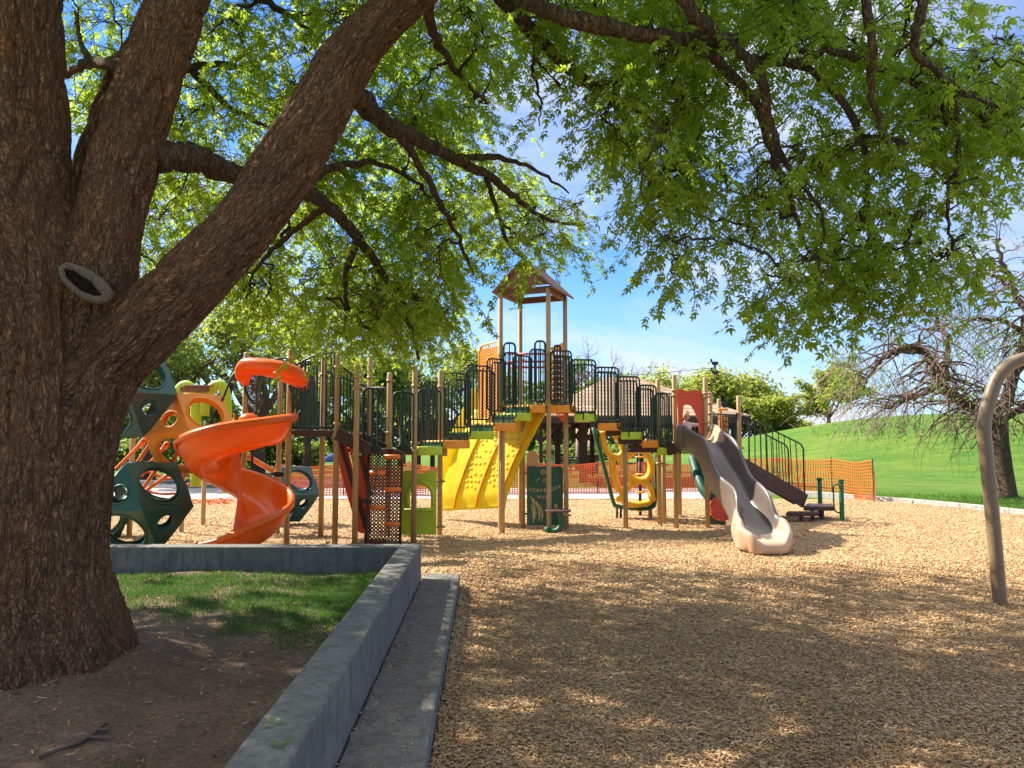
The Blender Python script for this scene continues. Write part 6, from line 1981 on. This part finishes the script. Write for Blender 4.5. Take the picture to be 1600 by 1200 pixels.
for (px, pyb, d, pyt, lab, leaf, per, size, seed, kw) in T:
    bgtree(px, pyb, d, pyt, lab, leaf, per, size, seed, base_z=max(0, hill(at(px, pyb, d).x, d)) - .05, **kw)
# tree on the mound
xh = at(1295, 657, 66).x
zh = hill(xh, 66)
bgtree(1295, 657, 66, 562, 'broad light-green tree standing alone on the mound', 'leaf_bg', 13, .34, 31, base_z=zh - .05, trunk_frac=.10, wide=1.9, mx=4, spread=.75)
# dark hedge row far behind
def hedge(name, pxs, d, hgt, leaf, label, seed, n, lsz=.4):
    rg = random.Random(seed); P_, D_, N_, S_ = [], [], [], []
    x0, x1 = at(pxs[0], 690, d).x, at(pxs[1], 690, d).x
    for k in range(n):
        x = rg.uniform(x0, x1); h_ = hgt * (.6 + .55 * nv(V((x * .35, seed, 0))) + .2 * nv(V((x * 1.3, seed, 4)))); z = rg.random() ** .7 * max(.3, h_)
        P_.append((x, d + rg.gauss(0, .8), z)); dd_ = V((rg.gauss(0, 1), rg.gauss(0, 1), rg.gauss(0, .6) - .3)).normalized(); nn = V((rg.gauss(0, .6), rg.gauss(0, .6), 1)); nn = (nn - dd_ * nn.dot(dd_)).normalized()
        D_.append(tuple(dd_)); N_.append(tuple(nn)); S_.append(lsz * rg.uniform(.6, 1.3))
    o = leaf_cloud(name, P_, D_, N_, S_, M[leaf], None, lv, lf); tag(o, label, 'hedge', kind='stuff')


hedge('far_wood', (100, 1120), 95, 10, 'leaf_bg_dark', 'far dark line of trees along the horizon', 3, 26000, .8)
hedge('hedge', (840, 1010), 62, 2.2, 'leaf_bg_dark', 'low dark hedge behind the picnic tables', 5, 3000)
hedge('hedge', (100, 500), 48, 4.4, 'leaf_bg_dark', 'dark shrubs beyond the left path', 6, 11000)

# ---- half-bare drooping tree at right
gR = gp(1571, 775)
RT = empty('drooping_tree', gR, 'gnarled tree with drooping bare twigs and sparse leaves, behind the swing frame', 'tree')
mb = MB(); rg = random.Random(77); nodes = []
dR = gR.y
def limb(pts, r0, r1, n=9):
    p = smoothpath([at(*q) for q in pts], 6); rl_ = [(r0 + (r1 - r0) * i / (len(p) - 1)) * rg.uniform(.93, 1.08) for i in range(len(p))]
    for i in range(2, len(p)): p[i] += V((rg.gauss(0, .03), rg.gauss(0, .05), rg.gauss(0, .03)))
    mb.tube(p, rl_, n); return list(zip(p, rl_))
base_ = V((gR.x, gR.y, -.1)); 
mb.tube([base_, base_ + V((0, 0, .15)), V((gR.x - .03, dR, .8)), at(1562, 690, dR), at(1560, 655, dR)], [.40, .32, .26, .25, .25], 14)
Lm = []
Lm += limb([(1560, 672, dR), (1545, 655, dR), (1525, 640, dR - .3), (1500, 625, dR - .6), (1478, 612, dR - .9), (1465, 585, dR - 1.1), (1452, 560, dR - 1.3), (1430, 545, dR - 1.5), (1400, 548, dR - 1.7), (1370, 570, dR - 2), (1348, 605, dR - 2.2)], .20, .04)
Lm += limb([(1468, 600, dR - 1), (1440, 618, dR - 1), (1410, 625, dR - 1.3), (1385, 640, dR - 1.5)], .09, .03)
Lm += limb([(1470, 595, dR - 1), (1480, 560, dR), (1475, 520, dR + .5), (1450, 490, dR + .8), (1410, 490, dR + 1), (1370, 505, dR + 1)], .10, .03)
Lm += limb([(1560, 660, dR), (1575, 620, dR + .2), (1595, 560, dR + .4), (1605, 500, dR + .5), (1585, 450, dR + .6), (1565, 410, dR + .6), (1560, 375, dR + .6)], .22, .04)
Lm += limb([(1595, 555, dR + .4), (1630, 520, dR), (1680, 490, dR), (1730, 500, dR)], .16, .04)
Lm += limb([(1588, 455, dR + .5), (1550, 430, dR), (1520, 425, dR - .3), (1480, 440, dR - .6)], .07, .02)
Lm += limb([(1560, 660, dR), (1590, 640, dR - .5), (1620, 625, dR - .8), (1660, 620, dR - 1), (1690, 650, dR - 1.1)], .15, .03)
Lm += limb([(1600, 520, dR + .4), (1560, 500, dR - .4), (1520, 500, dR - .8), (1490, 520, dR - 1.1)], .08, .02)
for (p, r_) in Lm[4:]:
    if p.z < 2.0: continue
    for k in range(1):
        d_ = V((rg.gauss(0, 1) - .35, rg.gauss(0, .8), rg.uniform(-.1, .8))).normalized()
        grow(mb, p, d_, rg.uniform(1.0, 1.7), max(.016, min(.04, r_ * .4)), 2, 4, rg, nodes, .62, -.16, 2, .5, .16)
part(mb, 'trunk', M['bark_far'], None, True, RT)
sel = [n_ for n_ in nodes if nv(n_[0] * .8) > .16 and rg.random() < .6 and n_[0].z > 1.75]
P_, D_, N_, S_ = crown_cloud(sel, 6, .12, .10, rg)
leaf_cloud('crown', P_, D_, N_, S_, M['leaf_right'], RT, lv, lf)
# thin pale drooping twigs
mb = MB()
for (p, d_) in nodes:
    if rg.random() < .35 and p.z > 2.0:
        pts = [p]; dd_ = V((rg.gauss(-.2, .6), rg.gauss(0, .6), -.2)).normalized(); Ln = rg.uniform(.3, .9)
        for k in range(4): dd_ = (dd_ + V((rg.gauss(0, .15), rg.gauss(0, .15), -.22))).normalized(); pts.append(pts[-1] + dd_ * Ln / 4)
        mb.tube(pts, [.008, .007, .006, .005, .003], 3, cap=False)
part(mb, 'twigs', M['twig_pale'], None, True, RT)
